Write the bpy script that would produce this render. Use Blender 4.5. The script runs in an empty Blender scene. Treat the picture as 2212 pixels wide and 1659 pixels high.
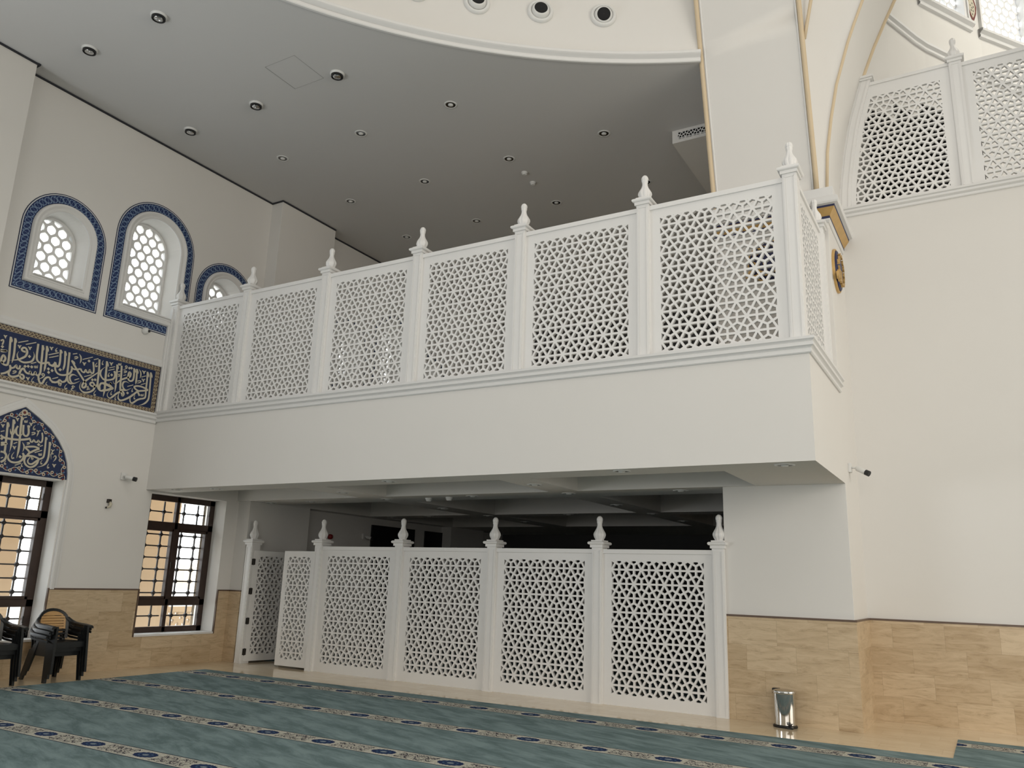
import bpy, bmesh, math, random
from mathutils import Vector, Matrix
from mathutils.geometry import tessellate_polygon
PI = math.pi
C = bpy.context.scene.collection
scene = bpy.context.scene

# ------------------------------------------------------------------ camera
cam_d = bpy.data.cameras.new('camera')
cam_d.sensor_width = 36.0
cam_d.lens = 28.259
cam_d.clip_end = 300
cam = bpy.data.objects.new('camera', cam_d)
C.objects.link(cam)
X_ = Vector((0.86480047, 0.5010921, 0.03204457))
U_ = Vector((0.09261634, -0.22191324, 0.97065788))
F_ = Vector((-0.49350012, 0.83645754, 0.23832))
cam.matrix_world = Matrix(((X_.x, U_.x, -F_.x, 12.442), (X_.y, U_.y, -F_.y, -8.825), (X_.z, U_.z, -F_.z, 1.6), (0, 0, 0, 1)))
scene.camera = cam

# ------------------------------------------------------------------ world (overcast bright daylight outside)
w = bpy.data.worlds.new('world')
scene.world = w
w.use_nodes = True
bg = w.node_tree.nodes['Background']
bg.inputs['Color'].default_value = (0.93, 0.97, 1.0, 1)
bg.inputs['Strength'].default_value = 4.6

# ------------------------------------------------------------------ large lights: stand-ins for daylight from the dome, apse and unseen walls, plus a ceiling fill
def area(name, loc, rot, sx, sy, power, col, shape='RECTANGLE'):
    l = bpy.data.lights.new(name, 'AREA')
    l.shape = shape
    l.size = sx
    if shape in ('RECTANGLE', 'ELLIPSE'):
        l.size_y = sy
    l.energy = power
    l.color = col
    o = bpy.data.objects.new(name, l)
    o.location = loc
    o.rotation_euler = rot
    C.objects.link(o)
    return o
area('dome_daylight', (12.9, -7.2, 13.4), (0, 0, 0), 13, 13, 262, (1.0, 0.97, 0.92), 'DISK')
area('east_window_daylight', (25.2, -4.5, 5.0), (0, PI / 2, 0), 7.0, 11.0, 900, (1.0, 0.93, 0.83))
so_ = area('south_window_daylight', (17.5, -16.4, 4.6), (PI / 2, 0, 0), 12, 6.0, 385, (1.0, 0.96, 0.91))
so_.data.spread = math.radians(120)
area('west_ceiling_fill', (0.4, -10.5, 3.0), (0, math.radians(-125), 0), 4.5, 6.0, 620, (0.92, 0.96, 1.0))  # added lamp at the left wall, aimed up to brighten the ceiling
area('apse_daylight', (17.6, 5.2, 14.6), (0, 0, 0), 4, 3, 250, (1.0, 0.95, 0.84))

# ------------------------------------------------------------------ exposure
vs = scene.view_settings
vs.view_transform = 'Standard'
vs.look = 'None'
vs.gamma = 1.0
vs.use_curve_mapping = False
vs.exposure = 0.0
cy = scene.cycles
cy.max_bounces = 7
cy.diffuse_bounces = 3
cy.glossy_bounces = 3
cy.caustics_reflective = False
cy.caustics_refractive = False
cy.use_denoising = True

# ================================================================== materials
class Ex:
    """small expression helper for shader math nodes"""
    nt = None
    def __init__(s, sock): s.s = sock
def _n(op, *a, clamp=False):
    nd = Ex.nt.nodes.new('ShaderNodeMath'); nd.operation = op; nd.use_clamp = clamp
    for i, v in enumerate(a):
        if isinstance(v, Ex): Ex.nt.links.new(v.s, nd.inputs[i])
        else: nd.inputs[i].default_value = v
    return Ex(nd.outputs[0])
Ex.__add__ = lambda a, b: _n('ADD', a, b); Ex.__radd__ = Ex.__add__
Ex.__sub__ = lambda a, b: _n('SUBTRACT', a, b); Ex.__rsub__ = lambda a, b: _n('SUBTRACT', b, a)
Ex.__mul__ = lambda a, b: _n('MULTIPLY', a, b); Ex.__rmul__ = Ex.__mul__
Ex.__truediv__ = lambda a, b: _n('DIVIDE', a, b)
Ex.__lt__ = lambda a, b: _n('LESS_THAN', a, b); Ex.__gt__ = lambda a, b: _n('GREATER_THAN', a, b)
def eabs(a): return _n('ABSOLUTE', a)
def efr(a): return _n('FRACT', a)
def esin(a): return _n('SINE', a)
def esq(a): return _n('SQRT', a)
def efl(a): return _n('FLOOR', a)
def emax(a, b): return _n('MAXIMUM', a, b)
def emin(a, b): return _n('MINIMUM', a, b)
def eat(a, b): return _n('ARCTAN2', a, b)

def newmat(name, col=(0.8, 0.8, 0.8), rough=0.5, metal=0.0, spec=0.5):
    m = bpy.data.materials.new(name); m.use_nodes = True
    b = m.node_tree.nodes['Principled BSDF']
    b.inputs['Base Color'].default_value = (*col, 1)
    b.inputs['Roughness'].default_value = rough
    b.inputs['Metallic'].default_value = metal
    b.inputs['Specular IOR Level'].default_value = spec
    return m, m.node_tree, b
def coord(nt, kind='Object'):
    t = nt.nodes.new('ShaderNodeTexCoord'); return t.outputs[kind]
def sep(nt, sock):
    s = nt.nodes.new('ShaderNodeSeparateXYZ'); nt.links.new(sock, s.inputs[0]); return [Ex(o) for o in s.outputs]
def comb(nt, x, y, z=0.0):
    c = nt.nodes.new('ShaderNodeCombineXYZ')
    for i, v in enumerate((x, y, z)):
        if isinstance(v, Ex): nt.links.new(v.s, c.inputs[i])
        else: c.inputs[i].default_value = v
    return c.outputs[0]
def noise(nt, vec, scale, detail=3, rough=0.5, dist=0.0):
    n = nt.nodes.new('ShaderNodeTexNoise'); n.inputs['Scale'].default_value = scale
    n.inputs['Detail'].default_value = detail; n.inputs['Roughness'].default_value = rough
    n.inputs['Distortion'].default_value = dist
    if vec is not None: nt.links.new(vec, n.inputs['Vector'])
    return Ex(n.outputs['Fac'])
def mixc(nt, f, a, b):
    m = nt.nodes.new('ShaderNodeMix'); m.data_type = 'RGBA'
    if isinstance(f, Ex): nt.links.new(f.s, m.inputs[0])
    else: m.inputs[0].default_value = f
    for k, v in ((6, a), (7, b)):
        if isinstance(v, tuple): m.inputs[k].default_value = (*v, 1)
        else: nt.links.new(v, m.inputs[k])
    return m.outputs[2]
def setcol(nt, b, sock): nt.links.new(sock, b.inputs['Base Color'])
def bump(nt, b, h, strength=0.2, dist=0.01):
    n = nt.nodes.new('ShaderNodeBump'); n.inputs['Strength'].default_value = strength; n.inputs['Distance'].default_value = dist
    nt.links.new(h.s, n.inputs['Height']); nt.links.new(n.outputs[0], b.inputs['Normal'])

def plain(name, col, rough=0.5, metal=0.0, var=0.04, scale=3.0, spec=0.5):
    m, nt, b = newmat(name, col, rough, metal, spec)
    n = noise(nt, coord(nt), scale, 4)
    c2 = tuple(c * (1 - var) for c in col)
    setcol(nt, b, mixc(nt, n, c2, tuple(min(1, c * (1 + var)) for c in col)))
    return m
M = {}
M['plaster'] = plain('plaster_white', (0.79, 0.772, 0.738), 0.85, var=0.015, scale=1.3, spec=0.08)
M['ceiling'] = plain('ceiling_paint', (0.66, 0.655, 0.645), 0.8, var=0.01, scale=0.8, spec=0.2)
M['lacquer'] = plain('white_lacquer', (0.84, 0.832, 0.815), 0.38, var=0.01)
M['stucco'] = plain('white_moulding', (0.79, 0.785, 0.77), 0.55, var=0.01)
M['beige'] = plain('beige_trim_paint', (0.70, 0.565, 0.38), 0.6)
M['gold'] = plain('gold_paint', (0.62, 0.40, 0.15), 0.42, 0.35, var=0.15, scale=14)
M['navy'] = plain('navy_paint', (0.012, 0.016, 0.075), 0.45)
M['tileblue'] = plain('cobalt_tile', (0.005, 0.019, 0.080), 0.3, var=0.3, scale=30)
M['cream'] = plain('cream_glaze', (0.60, 0.55, 0.43), 0.45)
M['wood'] = plain('dark_brown_wood', (0.040, 0.022, 0.016), 0.42, var=0.35, scale=9)
M['iron'] = plain('dark_iron', (0.022, 0.018, 0.02), 0.5)
M['resin'] = plain('black_resin', (0.012, 0.014, 0.015), 0.35)
M['resinwood'] = plain('tan_resin', (0.60, 0.36, 0.15), 0.45, var=0.12, scale=6)
M['chrome'] = plain('chrome', (0.62, 0.63, 0.64), 0.14, 1.0)
M['steel'] = plain('polished_steel', (0.60, 0.59, 0.57), 0.09, 1.0, var=0.02)
M['black'] = plain('black_plastic', (0.012, 0.012, 0.013), 0.4)
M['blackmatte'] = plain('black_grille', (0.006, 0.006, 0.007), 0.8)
M['whiteplastic'] = plain('white_plastic', (0.76, 0.76, 0.74), 0.4)
M['red'] = plain('red_plastic', (0.28, 0.01, 0.012), 0.4)
M['maroon'] = plain('maroon_glaze', (0.16, 0.028, 0.022), 0.45)
M['lightblue'] = plain('pale_blue_glaze', (0.14, 0.24, 0.38), 0.4)
M['bronze'] = plain('dark_bronze', (0.05, 0.045, 0.04), 0.4, 0.8)
M['darktrim'] = plain('dark_marble_trim', (0.13, 0.085, 0.06), 0.35, var=0.3, scale=12)
M['wallshade'] = plain('dark_grey_room_shade', (0.10, 0.10, 0.10), 0.8)  # shade of the back room put into a wall colour
M['hatchline'] = plain('hatch_joint', (0.40, 0.40, 0.39), 0.8)
M['darkchrome'] = plain('chrome_dark_reflections', (0.16, 0.16, 0.16), 0.15, 1.0)  # chrome darkened for contrast, dark reflections put into its colour
M['doorandshade'] = plain('dark_door_and_shade', (0.008, 0.008, 0.009), 0.6)  # colour of the doors, and painted shade inside the box by the apse
M['extbeige'] = plain('beige_facade', (0.48, 0.385, 0.28), 0.8)
M['extground'] = plain('pale_paving', (0.82, 0.79, 0.74), 0.9)
M['extwhite'] = plain('white_render', (0.85, 0.84, 0.82), 0.9)
M['gapshade'] = plain('painted_gap_shade', (0.03, 0.032, 0.04), 0.8)  # painted shade for the joint under the ceiling
M['glass'] = newmat('window_glass', (1, 1, 1), 0.02)[0]
_g = M['glass'].node_tree; _g.nodes.clear()
_o = _g.nodes.new('ShaderNodeOutputMaterial'); _t = _g.nodes.new('ShaderNodeBsdfTransparent'); _s = _g.nodes.new('ShaderNodeBsdfGlossy'); _m = _g.nodes.new('ShaderNodeMixShader')
_t.inputs[0].default_value = (0.95, 0.97, 0.97, 1); _s.inputs['Roughness'].default_value = 0.02; _m.inputs[0].default_value = 0.05
_g.links.new(_t.outputs[0], _m.inputs[1]); _g.links.new(_s.outputs[0], _m.inputs[2]); _g.links.new(_m.outputs[0], _o.inputs[0])

def stone(name, ca, cb, cvein, rough, floor=False, bw=0.61, bh=0.305):
    m, nt, b = newmat(name, ca, rough, spec=0.5)
    Ex.nt = nt
    x, y, z = sep(nt, coord(nt))
    if floor: u, v = x, y
    else: u, v = x + y, z
    row = efl(v / bh)
    off = efr(row * 0.37 + 0.13)
    cu = u / bw + off
    col = efl(cu)
    wn = nt.nodes.new('ShaderNodeTexWhiteNoise'); wn.noise_dimensions = '2D'
    nt.links.new(comb(nt, col * 1.37 + 0.11, row * 2.71 + 0.07), wn.inputs['Vector'])
    r = Ex(wn.outputs['Value'])
    n1 = noise(nt, comb(nt, u * 2.6 + r * 9.0, v * 13.0 + r * 31.0), 1.0, 7, 0.68, 1.1)
    n2 = noise(nt, comb(nt, u * 7.0 + r * 4.0, v * 60.0), 1.0, 5, 0.75)
    base = mixc(nt, _n('MULTIPLY_ADD', r, 0.70, (n1 - 0.5) * 2.4 + 0.12, clamp=True), ca, cb)
    k = _n('MULTIPLY', _n('SUBTRACT', n1 * 0.55 + n2 * 0.45, 0.535), 7.0, clamp=True)
    c = mixc(nt, k * 0.75, base, cvein)
    fu = eabs(efr(cu) - 0.5) ; fv = eabs(efr(v / bh) - 0.5)
    joint = emax(fu > (0.5 - 0.0022 / bw), fv > (0.5 - 0.0018 / bh))
    c = mixc(nt, joint * 0.30, c, tuple(q * 0.62 for q in cvein))
    setcol(nt, b, c)
    return m
M['travertine'] = stone('travertine_tiles', (0.67, 0.53, 0.355), (0.49, 0.36, 0.215), (0.32, 0.225, 0.135), 0.3)
M['marblefloor'] = stone('polished_cream_marble', (0.80, 0.66, 0.46), (0.71, 0.57, 0.38), (0.60, 0.47, 0.30), 0.08, True)

# carpet
def carpet_mat():
    m, nt, b = newmat('teal_prayer_carpet', (0.1, 0.18, 0.17), 0.95, spec=0.1)
    Ex.nt = nt
    x, y, z = sep(nt, coord(nt))
    s = eabs(efr((y - 0.50) / 1.43 + 0.5) - 0.5) * 1.43
    xm = (efr((x - 1.30) / 0.758 + 0.5) - 0.5) * 0.758
    n_low = noise(nt, comb(nt, x * 0.7 - y * 0.3, y * 2.6 + x * 0.9), 2.0, 6, 0.68, 0.4)
    n_f = noise(nt, comb(nt, x, y), 160, 2)
    tone = _n('MULTIPLY_ADD', n_low - 0.5, 4.4, 0.5 + (n_f - 0.5) * 0.5, clamp=True)
    base = mixc(nt, tone, (0.122, 0.178, 0.184), (0.220, 0.300, 0.308))
    # cream band
    nn = noise(nt, comb(nt, x, y), 19.0, 2.5, 0.5, 1.2)
    nv = noise(nt, comb(nt, x + 7.3, y + 2.0), 33.0, 2, 0.5, 0.6)
    sc1 = (eabs(nn - 0.5) < 0.032) * (s < 0.112) * (eabs(xm) > 0.17)
    sc2 = (eabs(nv - 0.5) < 0.05) * (s < 0.12)
    # symmetric scroll outlines between medallions
    xb = (efr((x - 1.30) / 0.758) - 0.5) * 0.758
    wv = eabs(esin(xb * 26.0)) * 0.062 + 0.018
    sc3 = (eabs(s - wv) < 0.007) * (eabs(xb) < 0.21)
    cream = mixc(nt, sc2 * 0.55, (0.56, 0.54, 0.46), (0.27, 0.28, 0.25))
    cream = mixc(nt, emax(sc1, sc3), cream, (0.035, 0.03, 0.045))
    ang = eat(s, xm)
    er = esq((xm / 0.132) * (xm / 0.132) + (s / 0.088) * (s / 0.088)) + esin(ang * 16.0) * 0.045
    cream = mixc(nt, er < 1.0, cream, (0.014, 0.028, 0.085))
    cream = mixc(nt, (er < 0.62) * (er > 0.50), cream, (0.05, 0.10, 0.19))
    cream = mixc(nt, er < 0.26, cream, (0.25, 0.30, 0.33))
    inb = s < 0.150
    c = mixc(nt, inb, base, cream)
    edge = (s < 0.150) * (s > 0.136)
    c = mixc(nt, edge, c, (0.012, 0.025, 0.05))
    edge2 = (s < 0.136) * (s > 0.128)
    c = mixc(nt, edge2, c, (0.30, 0.30, 0.26))
    setcol(nt, b, c)
    bump(nt, b, n_f, 0.35, 0.004)
    return m
M['carpet'] = carpet_mat()

def band_mat(kind):
    m, nt, b = newmat(kind + '_tile_band', (0.1, 0.1, 0.1), 0.35)
    Ex.nt = nt
    u, v, _ = sep(nt, coord(nt, 'UV'))
    if kind == 'blue':
        p = 0.105
        q = (efr(u / p) - 0.5)
        vv = v - 0.40
        ring = esq((q - vv * 0.55) * (q - vv * 0.55) * 4.2 + vv * vv * 9.0)
        l1 = (eabs(ring - 0.86) < 0.07)
        hook = (eabs(q + vv * 1.0 - 0.18 * esin(v * 14.0)) < 0.055) * (eabs(vv) < 0.26)
        l2 = eabs(vv - 0.31 * esin(u * (2 * PI / p))) < 0.03
        f = emax(l1, l2) * (eabs(vv) < 0.345)
        c = mixc(nt, f, (0.008, 0.025, 0.11), (0.30, 0.42, 0.56))
        c = mixc(nt, v > 0.78, c, (0.006, 0.012, 0.05))
        c = mixc(nt, (v > 0.82) * (v < 0.92), c, (0.62, 0.64, 0.66))
        c = mixc(nt, v < 0.03, c, (0.006, 0.012, 0.05))
    else:
        p = 0.12
        vv = (v - 0.47)
        a = u * (2 * PI / p)
        w1 = eabs(vv - 0.30 * esin(a)); w2 = eabs(vv + 0.30 * esin(a))
        w3 = eabs(vv - 0.16 * esin(a * 3.0 + 0.6))
        f = emax(emax(w1 < 0.085, w2 < 0.085), w3 < 0.05)
        n = noise(nt, comb(nt, u, v * 0.08), 60, 2)
        f = emax(f, (n > 0.62))
        c = mixc(nt, f, (0.055, 0.028, 0.028), (0.43, 0.36, 0.24))
        c = mixc(nt, (v < 0.08), c, (0.40, 0.34, 0.22))
        c = mixc(nt, v > 0.86, c, (0.008, 0.012, 0.035))
    setcol(nt, b, c)
    return m
M['blueband'] = band_mat('blue')
M['brownband'] = band_mat('brown')

# ================================================================== mesh helpers
class MB:
    def __init__(s): s.v = []; s.f = []; s.mi = []; s.uv = {}
    def quad(s, a, b, c, d, mi=0, uv=None):
        n = len(s.v); s.v += [a, b, c, d]; s.f.append((n, n + 1, n + 2, n + 3)); s.mi.append(mi)
        if uv: s.uv[len(s.f) - 1] = uv
    def poly(s, pts, mi=0):
        n = len(s.v); s.v += list(pts); s.f.append(tuple(range(n, n + len(pts)))); s.mi.append(mi)
    def box(s, x0, y0, z0, x1, y1, z1, mi=0, mat=None):
        p = [(x0, y0, z0), (x1, y0, z0), (x1, y1, z0), (x0, y1, z0), (x0, y0, z1), (x1, y0, z1), (x1, y1, z1), (x0, y1, z1)]
        if mat is not None: p = [tuple(mat @ Vector(q)) for q in p]
        n = len(s.v); s.v += p
        for f in ((0, 3, 2, 1), (4, 5, 6, 7), (0, 1, 5, 4), (1, 2, 6, 5), (2, 3, 7, 6), (3, 0, 4, 7)):
            s.f.append(tuple(n + i for i in f)); s.mi.append(mi)
    def grid(s, rows, closed=False, mi=0, cap=False):
        """rows: list of rings (lists of points) of equal length"""
        n = len(s.v); L = len(rows[0])
        for r in rows: s.v += [tuple(p) for p in r]
        for i in range(len(rows) - 1):
            for j in range(L if closed else L - 1):
                k = (j + 1) % L
                s.f.append((n + i * L + j, n + i * L + k, n + (i + 1) * L + k, n + (i + 1) * L + j)); s.mi.append(mi)
        if cap:
            s.f.append(tuple(n + j for j in reversed(range(L)))); s.mi.append(mi)
            s.f.append(tuple(n + (len(rows) - 1) * L + j for j in range(L))); s.mi.append(mi)
    def tube(s, pts, r, seg=8, mi=0):
        pts = [Vector(p) for p in pts]; rows = []
        rr = r if isinstance(r, (list, tuple)) else [r] * len(pts)
        up = None
        for i, p in enumerate(pts):
            t = (pts[min(i + 1, len(pts) - 1)] - pts[max(i - 1, 0)]).normalized()
            if up is None: up = Vector((0, 0, 1)) if abs(t.z) < 0.9 else Vector((1, 0, 0))
            a = t.cross(up).normalized(); b_ = a.cross(t).normalized(); up = b_
            rows.append([p + (a * math.cos(2 * PI * k / seg) + b_ * math.sin(2 * PI * k / seg)) * rr[i] for k in range(seg)])
        s.grid(rows, True, mi, True)
    def lathe(s, prof, c=(0, 0, 0), seg=24, mi=0, flute=0, amp=0.0, axis='z', sx=1.0, sy=1.0):
        rows = []
        for r, h in prof:
            ring = []
            for k in range(seg):
                th = 2 * PI * k / seg
                q = r * (1 - amp * (1 - abs(math.sin(flute * th / 2)))) if flute else r
                a, b_ = q * math.cos(th) * sx, q * math.sin(th) * sy
                if axis == 'z': ring.append((c[0] + a, c[1] + b_, c[2] + h))
                elif axis == 'x': ring.append((c[0] + h, c[1] + a, c[2] + b_))
                else: ring.append((c[0] + a, c[1] + h, c[2] + b_))
            rows.append(ring)
        s.grid(rows, True, mi, True)
    def shape(s, outer, holes, fn, mi=0):
        """tessellated planar face with holes; fn maps (u,v) to 3D"""
        loops = [[Vector((p[0], p[1], 0)) for p in L] for L in [outer] + holes]
        tris = tessellate_polygon(loops)
        flat = [p for L in loops for p in L]
        n = len(s.v); s.v += [tuple(fn(p.x, p.y)) for p in flat]
        for t in tris: s.f.append(tuple(n + i for i in t)); s.mi.append(mi)
def build(name, mb, mats, parent=None, smooth=False, bevel=0.0, merge=True, auto=None):
    me = bpy.data.meshes.new(name)
    me.from_pydata([tuple(v) for v in mb.v], [], mb.f)
    if not isinstance(mats, (list, tuple)): mats = [mats]
    for m in mats: me.materials.append(M[m])
    me.polygons.foreach_set('material_index', mb.mi)
    if mb.uv:
        uvl = me.uv_layers.new(name='UVMap')
        for fi, uv in mb.uv.items():
            for k, li in enumerate(me.polygons[fi].loop_indices): uvl.data[li].uv = uv[k]
    bm = bmesh.new(); bm.from_mesh(me)
    if merge: bmesh.ops.remove_doubles(bm, verts=bm.verts, dist=2e-5)
    if bevel > 0:
        bmesh.ops.bevel(bm, geom=[e for e in bm.edges if len(e.link_faces) == 2 and e.calc_face_angle(0) > 0.6], offset=bevel, segments=2, affect='EDGES', profile=0.6)
    if merge: bmesh.ops.recalc_face_normals(bm, faces=bm.faces)
    bm.to_mesh(me); bm.free()
    if smooth:
        me.polygons.foreach_set('use_smooth', [True] * len(me.polygons))
        if auto is not None:
            try: me.set_sharp_from_angle(angle=auto)
            except Exception: pass
    o = bpy.data.objects.new(name, me); C.objects.link(o)
    if parent is not None: o.parent = parent
    return o
def tag(o, label, cat, group=None, kind=None):
    o['label'] = label; o['category'] = cat
    if group: o['group'] = group
    if kind: o['kind'] = kind
    return o
def thing(name, label, cat, loc=(0, 0, 0), rz=0.0, group=None):
    o = bpy.data.objects.new(name, None); C.objects.link(o)
    o.location = loc; o.rotation_euler = (0, 0, rz); o.empty_display_size = 0.2
    return tag(o, label, cat, group)
def struct(o, label=None):
    o['kind'] = 'structure'
    if label: o['label'] = label
    return o
def dup(root, loc, rz=None, label=None, group=None):
    r = root.copy(); C.objects.link(r); r.location = loc
    if rz is not None: r.rotation_euler = (0, 0, rz)
    if label: r['label'] = label
    if group: r['group'] = group
    for ch in list(root.children):
        c = ch.copy(); C.objects.link(c); c.parent = r
        for g in list(ch.children):
            d = g.copy(); C.objects.link(d); d.parent = c
    return r

# convex polygon tools for the lattices
def clip(poly, planes):
    for (nx, ny, d) in planes:                       # keep nx*x+ny*y <= d
        out = []
        for i in range(len(poly)):
            a, b = poly[i], poly[(i + 1) % len(poly)]
            da, db = nx * a[0] + ny * a[1] - d, nx * b[0] + ny * b[1] - d
            if da <= 1e-9: out.append(a)
            if (da < -1e-9 and db > 1e-9) or (da > 1e-9 and db < -1e-9):
                t = da / (da - db); out.append((a[0] + (b[0] - a[0]) * t, a[1] + (b[1] - a[1]) * t))
        poly = out
        if len(poly) < 3: return []
    res = []
    for p in poly:
        if not res or abs(p[0] - res[-1][0]) + abs(p[1] - res[-1][1]) > 1e-6: res.append(p)
    if len(res) > 2 and abs(res[0][0] - res[-1][0]) + abs(res[0][1] - res[-1][1]) < 1e-6: res.pop()
    return res if len(res) > 2 else []
def inset(poly, d):
    n = len(poly); out = []
    for i in range(n):
        p0, p1, p2 = Vector(poly[i - 1]), Vector(poly[i]), Vector(poly[(i + 1) % n])
        e1 = (p1 - p0).normalized(); e2 = (p2 - p1).normalized()
        n1 = Vector((-e1.y, e1.x)); n2 = Vector((-e2.y, e2.x))
        a = p1 + n1 * d; b = p1 + n2 * d
        cr = e1.x * e2.y - e1.y * e2.x
        if abs(cr) < 1e-6: out.append(tuple(a)); continue
        t = ((b.x - a.x) * e2.y - (b.y - a.y) * e2.x) / cr
        out.append((a.x + e1.x * t, a.y + e1.y * t))
    return out
def rect_planes(x0, z0, x1, z1): return [(1, 0, x1), (-1, 0, -x0), (0, 1, z1), (0, -1, -z0)]
def add_cell(mb, outer, inner, planes, y0, y1):
    n = len(outer)
    for i in range(n):
        j = (i + 1) % n
        q = clip([outer[i], outer[j], inner[j], inner[i]], planes)
        if q:
            mb.poly([(p[0], y0, p[1]) for p in q]); mb.poly([(p[0], y1, p[1]) for p in reversed(q)])
    h = clip(inner, planes)
    for i in range(len(h)):
        a, b = h[i], h[(i + 1) % len(h)]
        mb.poly([(a[0], y0, a[1]), (b[0], y0, b[1]), (b[0], y1, b[1]), (a[0], y1, a[1])])
def fretwork(x0, z0, x1, z1, a, row, zn, wbar=0.027, y0=0.0, y1=0.045, planes=None, xoff=0.0):
    """triangular grid crossed by its dual: six kites around every node"""
    mb = MB(); pl = rect_planes(x0, z0, x1, z1) + (planes or [])
    j0 = int(math.floor((z0 - zn) / row)) - 1; j1 = int(math.ceil((z1 - zn) / row)) + 1
    nx = int(math.ceil((x1 - x0) / a)) + 2
    def N(j, i): return (x0 + xoff + (i + 0.5 * (j % 2)) * a, zn + j * row)
    for j in range(j0, j1):
        for i in range(-2, nx):
            o = 1 if j % 2 else 0
            up = [N(j, i), N(j, i + 1), N(j + 1, i + o)]
            dn = [N(j + 1, i + o), N(j, i + 1), N(j + 1, i + o + 1)]
            for T in (up, dn):
                if max(p[0] for p in T) < x0 or min(p[0] for p in T) > x1 or max(p[1] for p in T) < z0 or min(p[1] for p in T) > z1: continue
                c = (sum(p[0] for p in T) / 3, sum(p[1] for p in T) / 3)
                area2 = (T[1][0] - T[0][0]) * (T[2][1] - T[0][1]) - (T[1][1] - T[0][1]) * (T[2][0] - T[0][0])
                if area2 < 0: T = [T[0], T[2], T[1]]
                for k in range(3):
                    V, A, B = T[k], T[(k + 1) % 3], T[(k + 2) % 3]
                    m1 = ((V[0] + A[0]) / 2, (V[1] + A[1]) / 2); m2 = ((V[0] + B[0]) / 2, (V[1] + B[1]) / 2)
                    kite = [V, m1, c, m2]
                    add_cell(mb, kite, inset(kite, wbar / 2), pl, y0, y1)
    return mb
def hexgrille(pl, x0, z0, x1, z1, W, t, y0, y1, roundn=0.25):
    mb = MB(); R = W / math.sqrt(3)
    rows = int((z1 - z0) / (1.5 * R)) + 3; cols = int((x1 - x0) / W) + 3
    for j in range(-1, rows):
        for i in range(-1, cols):
            cx = x0 + (i + 0.5 * (j % 2)) * W; cz = z0 + j * 1.5 * R
            outer, inner = [], []
            for k in range(6):
                a0 = PI / 2 + k * PI / 3
                p = Vector((math.cos(a0), math.sin(a0))) * R; q = Vector((math.cos(a0 + PI / 3), math.sin(a0 + PI / 3))) * R
                outer += [p, p.lerp(q, 0.5)]
                s = (R - t * 0.5 / math.cos(PI / 6)) / R
                rr = 0.90 if k % 3 else 1.0
                inner += [p * s * rr, p.lerp(q, 0.5) * s]
            outer = [(cx + p.x, cz + p.y) for p in outer]; inner = [(cx + p.x, cz + p.y) for p in inner]
            xs = [p[0] for p in outer]; zs = [p[1] for p in outer]
            if max(xs) < x0 or min(xs) > x1 or max(zs) < z0 or min(zs) > z1: continue
            add_cell(mb, outer, inner, pl, y0, y1)
    return mb

# ================================================================== structure
XR, YP, YW, ZS, ZC, ZW, XPL, XPF = 10.96, 2.04, 3.27, 2.933, 9.21, 1.275, 9.40, 0.31
DC = (12.912, -7.245); DR = 9.472
rnd = random.Random(5)

def arch_outline(cy_, hw, zb, zsp, o=0.0, n=24):
    """closed outline (y,z), flat bottom and round head, grown outward by o"""
    h = hw + o; pts = [(cy_ - h, zb - o), (cy_ + h, zb - o)]
    m = 8
    pts = [(cy_ - h + 2 * h * k / m, zb - o) for k in range(m)]
    pts += [(cy_ + h, zb - o + (zsp - zb + o) * k / m) for k in range(m)]
    pts += [(cy_ + h * math.cos(PI * k / n), zsp + h * math.sin(PI * k / n)) for k in range(n)]
    pts += [(cy_ - h, zsp + (zb - o - zsp) * k / m) for k in range(m)]
    return pts
UPW = [(-2.10, 0.40, 5.99, 6.77), (-0.47, 0.49, 5.99, 7.25), (1.14, 0.40, 5.99, 6.77), (4.72, 0.40, 5.99, 6.77), (6.33, 0.49, 5.99, 7.25), (7.96, 0.40, 5.99, 6.77)]
LOW = [(-3.05, -1.45), (0.12, 1.74)]
LZ0, LZ1 = 0.53, 2.905

# ---- floors
mb = MB(); mb.box(0, -17, -0.2, 26, 12, 0)
struct(build('floor', mb, 'marblefloor'))
mb = MB(); mb.box(0.0, 0.02, 4.1, 10.9, 12, 4.18); 
struct(build('floor_gallery', mb, 'marblefloor'))
mb = MB(); mb.box(-40, -30, -0.4, -0.9, 30, -0.3)
struct(build('ground_outside', mb, 'extground'))

# ---- carpet
mb = MB()
ol = [(0.98, -16.0), (0.93, 0.90), (4.0, 0.93), (11.94, 1.02), (11.94, 2.30), (24.0, 2.45), (24.0, -16.0)]
mb.poly([(p[0], p[1], 0.012) for p in ol])
for i in range(len(ol)):
    a, b = ol[i], ol[(i + 1) % len(ol)]; mb.quad((a[0], a[1], 0.0), (b[0], b[1], 0.0), (b[0], b[1], 0.012), (a[0], a[1], 0.012))
tag(build('carpet', mb, 'carpet'), 'teal fitted prayer carpet with cream medallion borders on the marble floor', 'carpet')

# ---- left wall
mb = MB()
outer = [(-17, -0.2), (12, -0.2), (12, 9.6), (-17, 9.6)]
holes = [arch_outline(*p) for p in UPW] + [[(a, LZ0), (b, LZ0), (b, LZ1), (a, LZ1)] for a, b in LOW]
mb.shape(outer, holes, lambda u, v: (0, u, v))
for h in holes[:6]:
    for i in range(len(h)):
        a, b = h[i], h[(i + 1) % len(h)]; mb.quad((0, *a), (0, *b), (-0.62, *b), (-0.62, *a))
for h in holes[6:]:
    for i in range(4):
        a, b = h[i], h[(i + 1) % 4]; mb.quad((0, *a), (0, *b), (-0.55, *b), (-0.55, *a))
struct(build('wall_left', mb, 'plaster'))
# outer facade face so that the wall has its thickness
mb = MB(); mb.shape(outer, holes, lambda u, v: (-0.62, u, v)); struct(build('wall_left_facade', mb, 'extbeige'))
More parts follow.
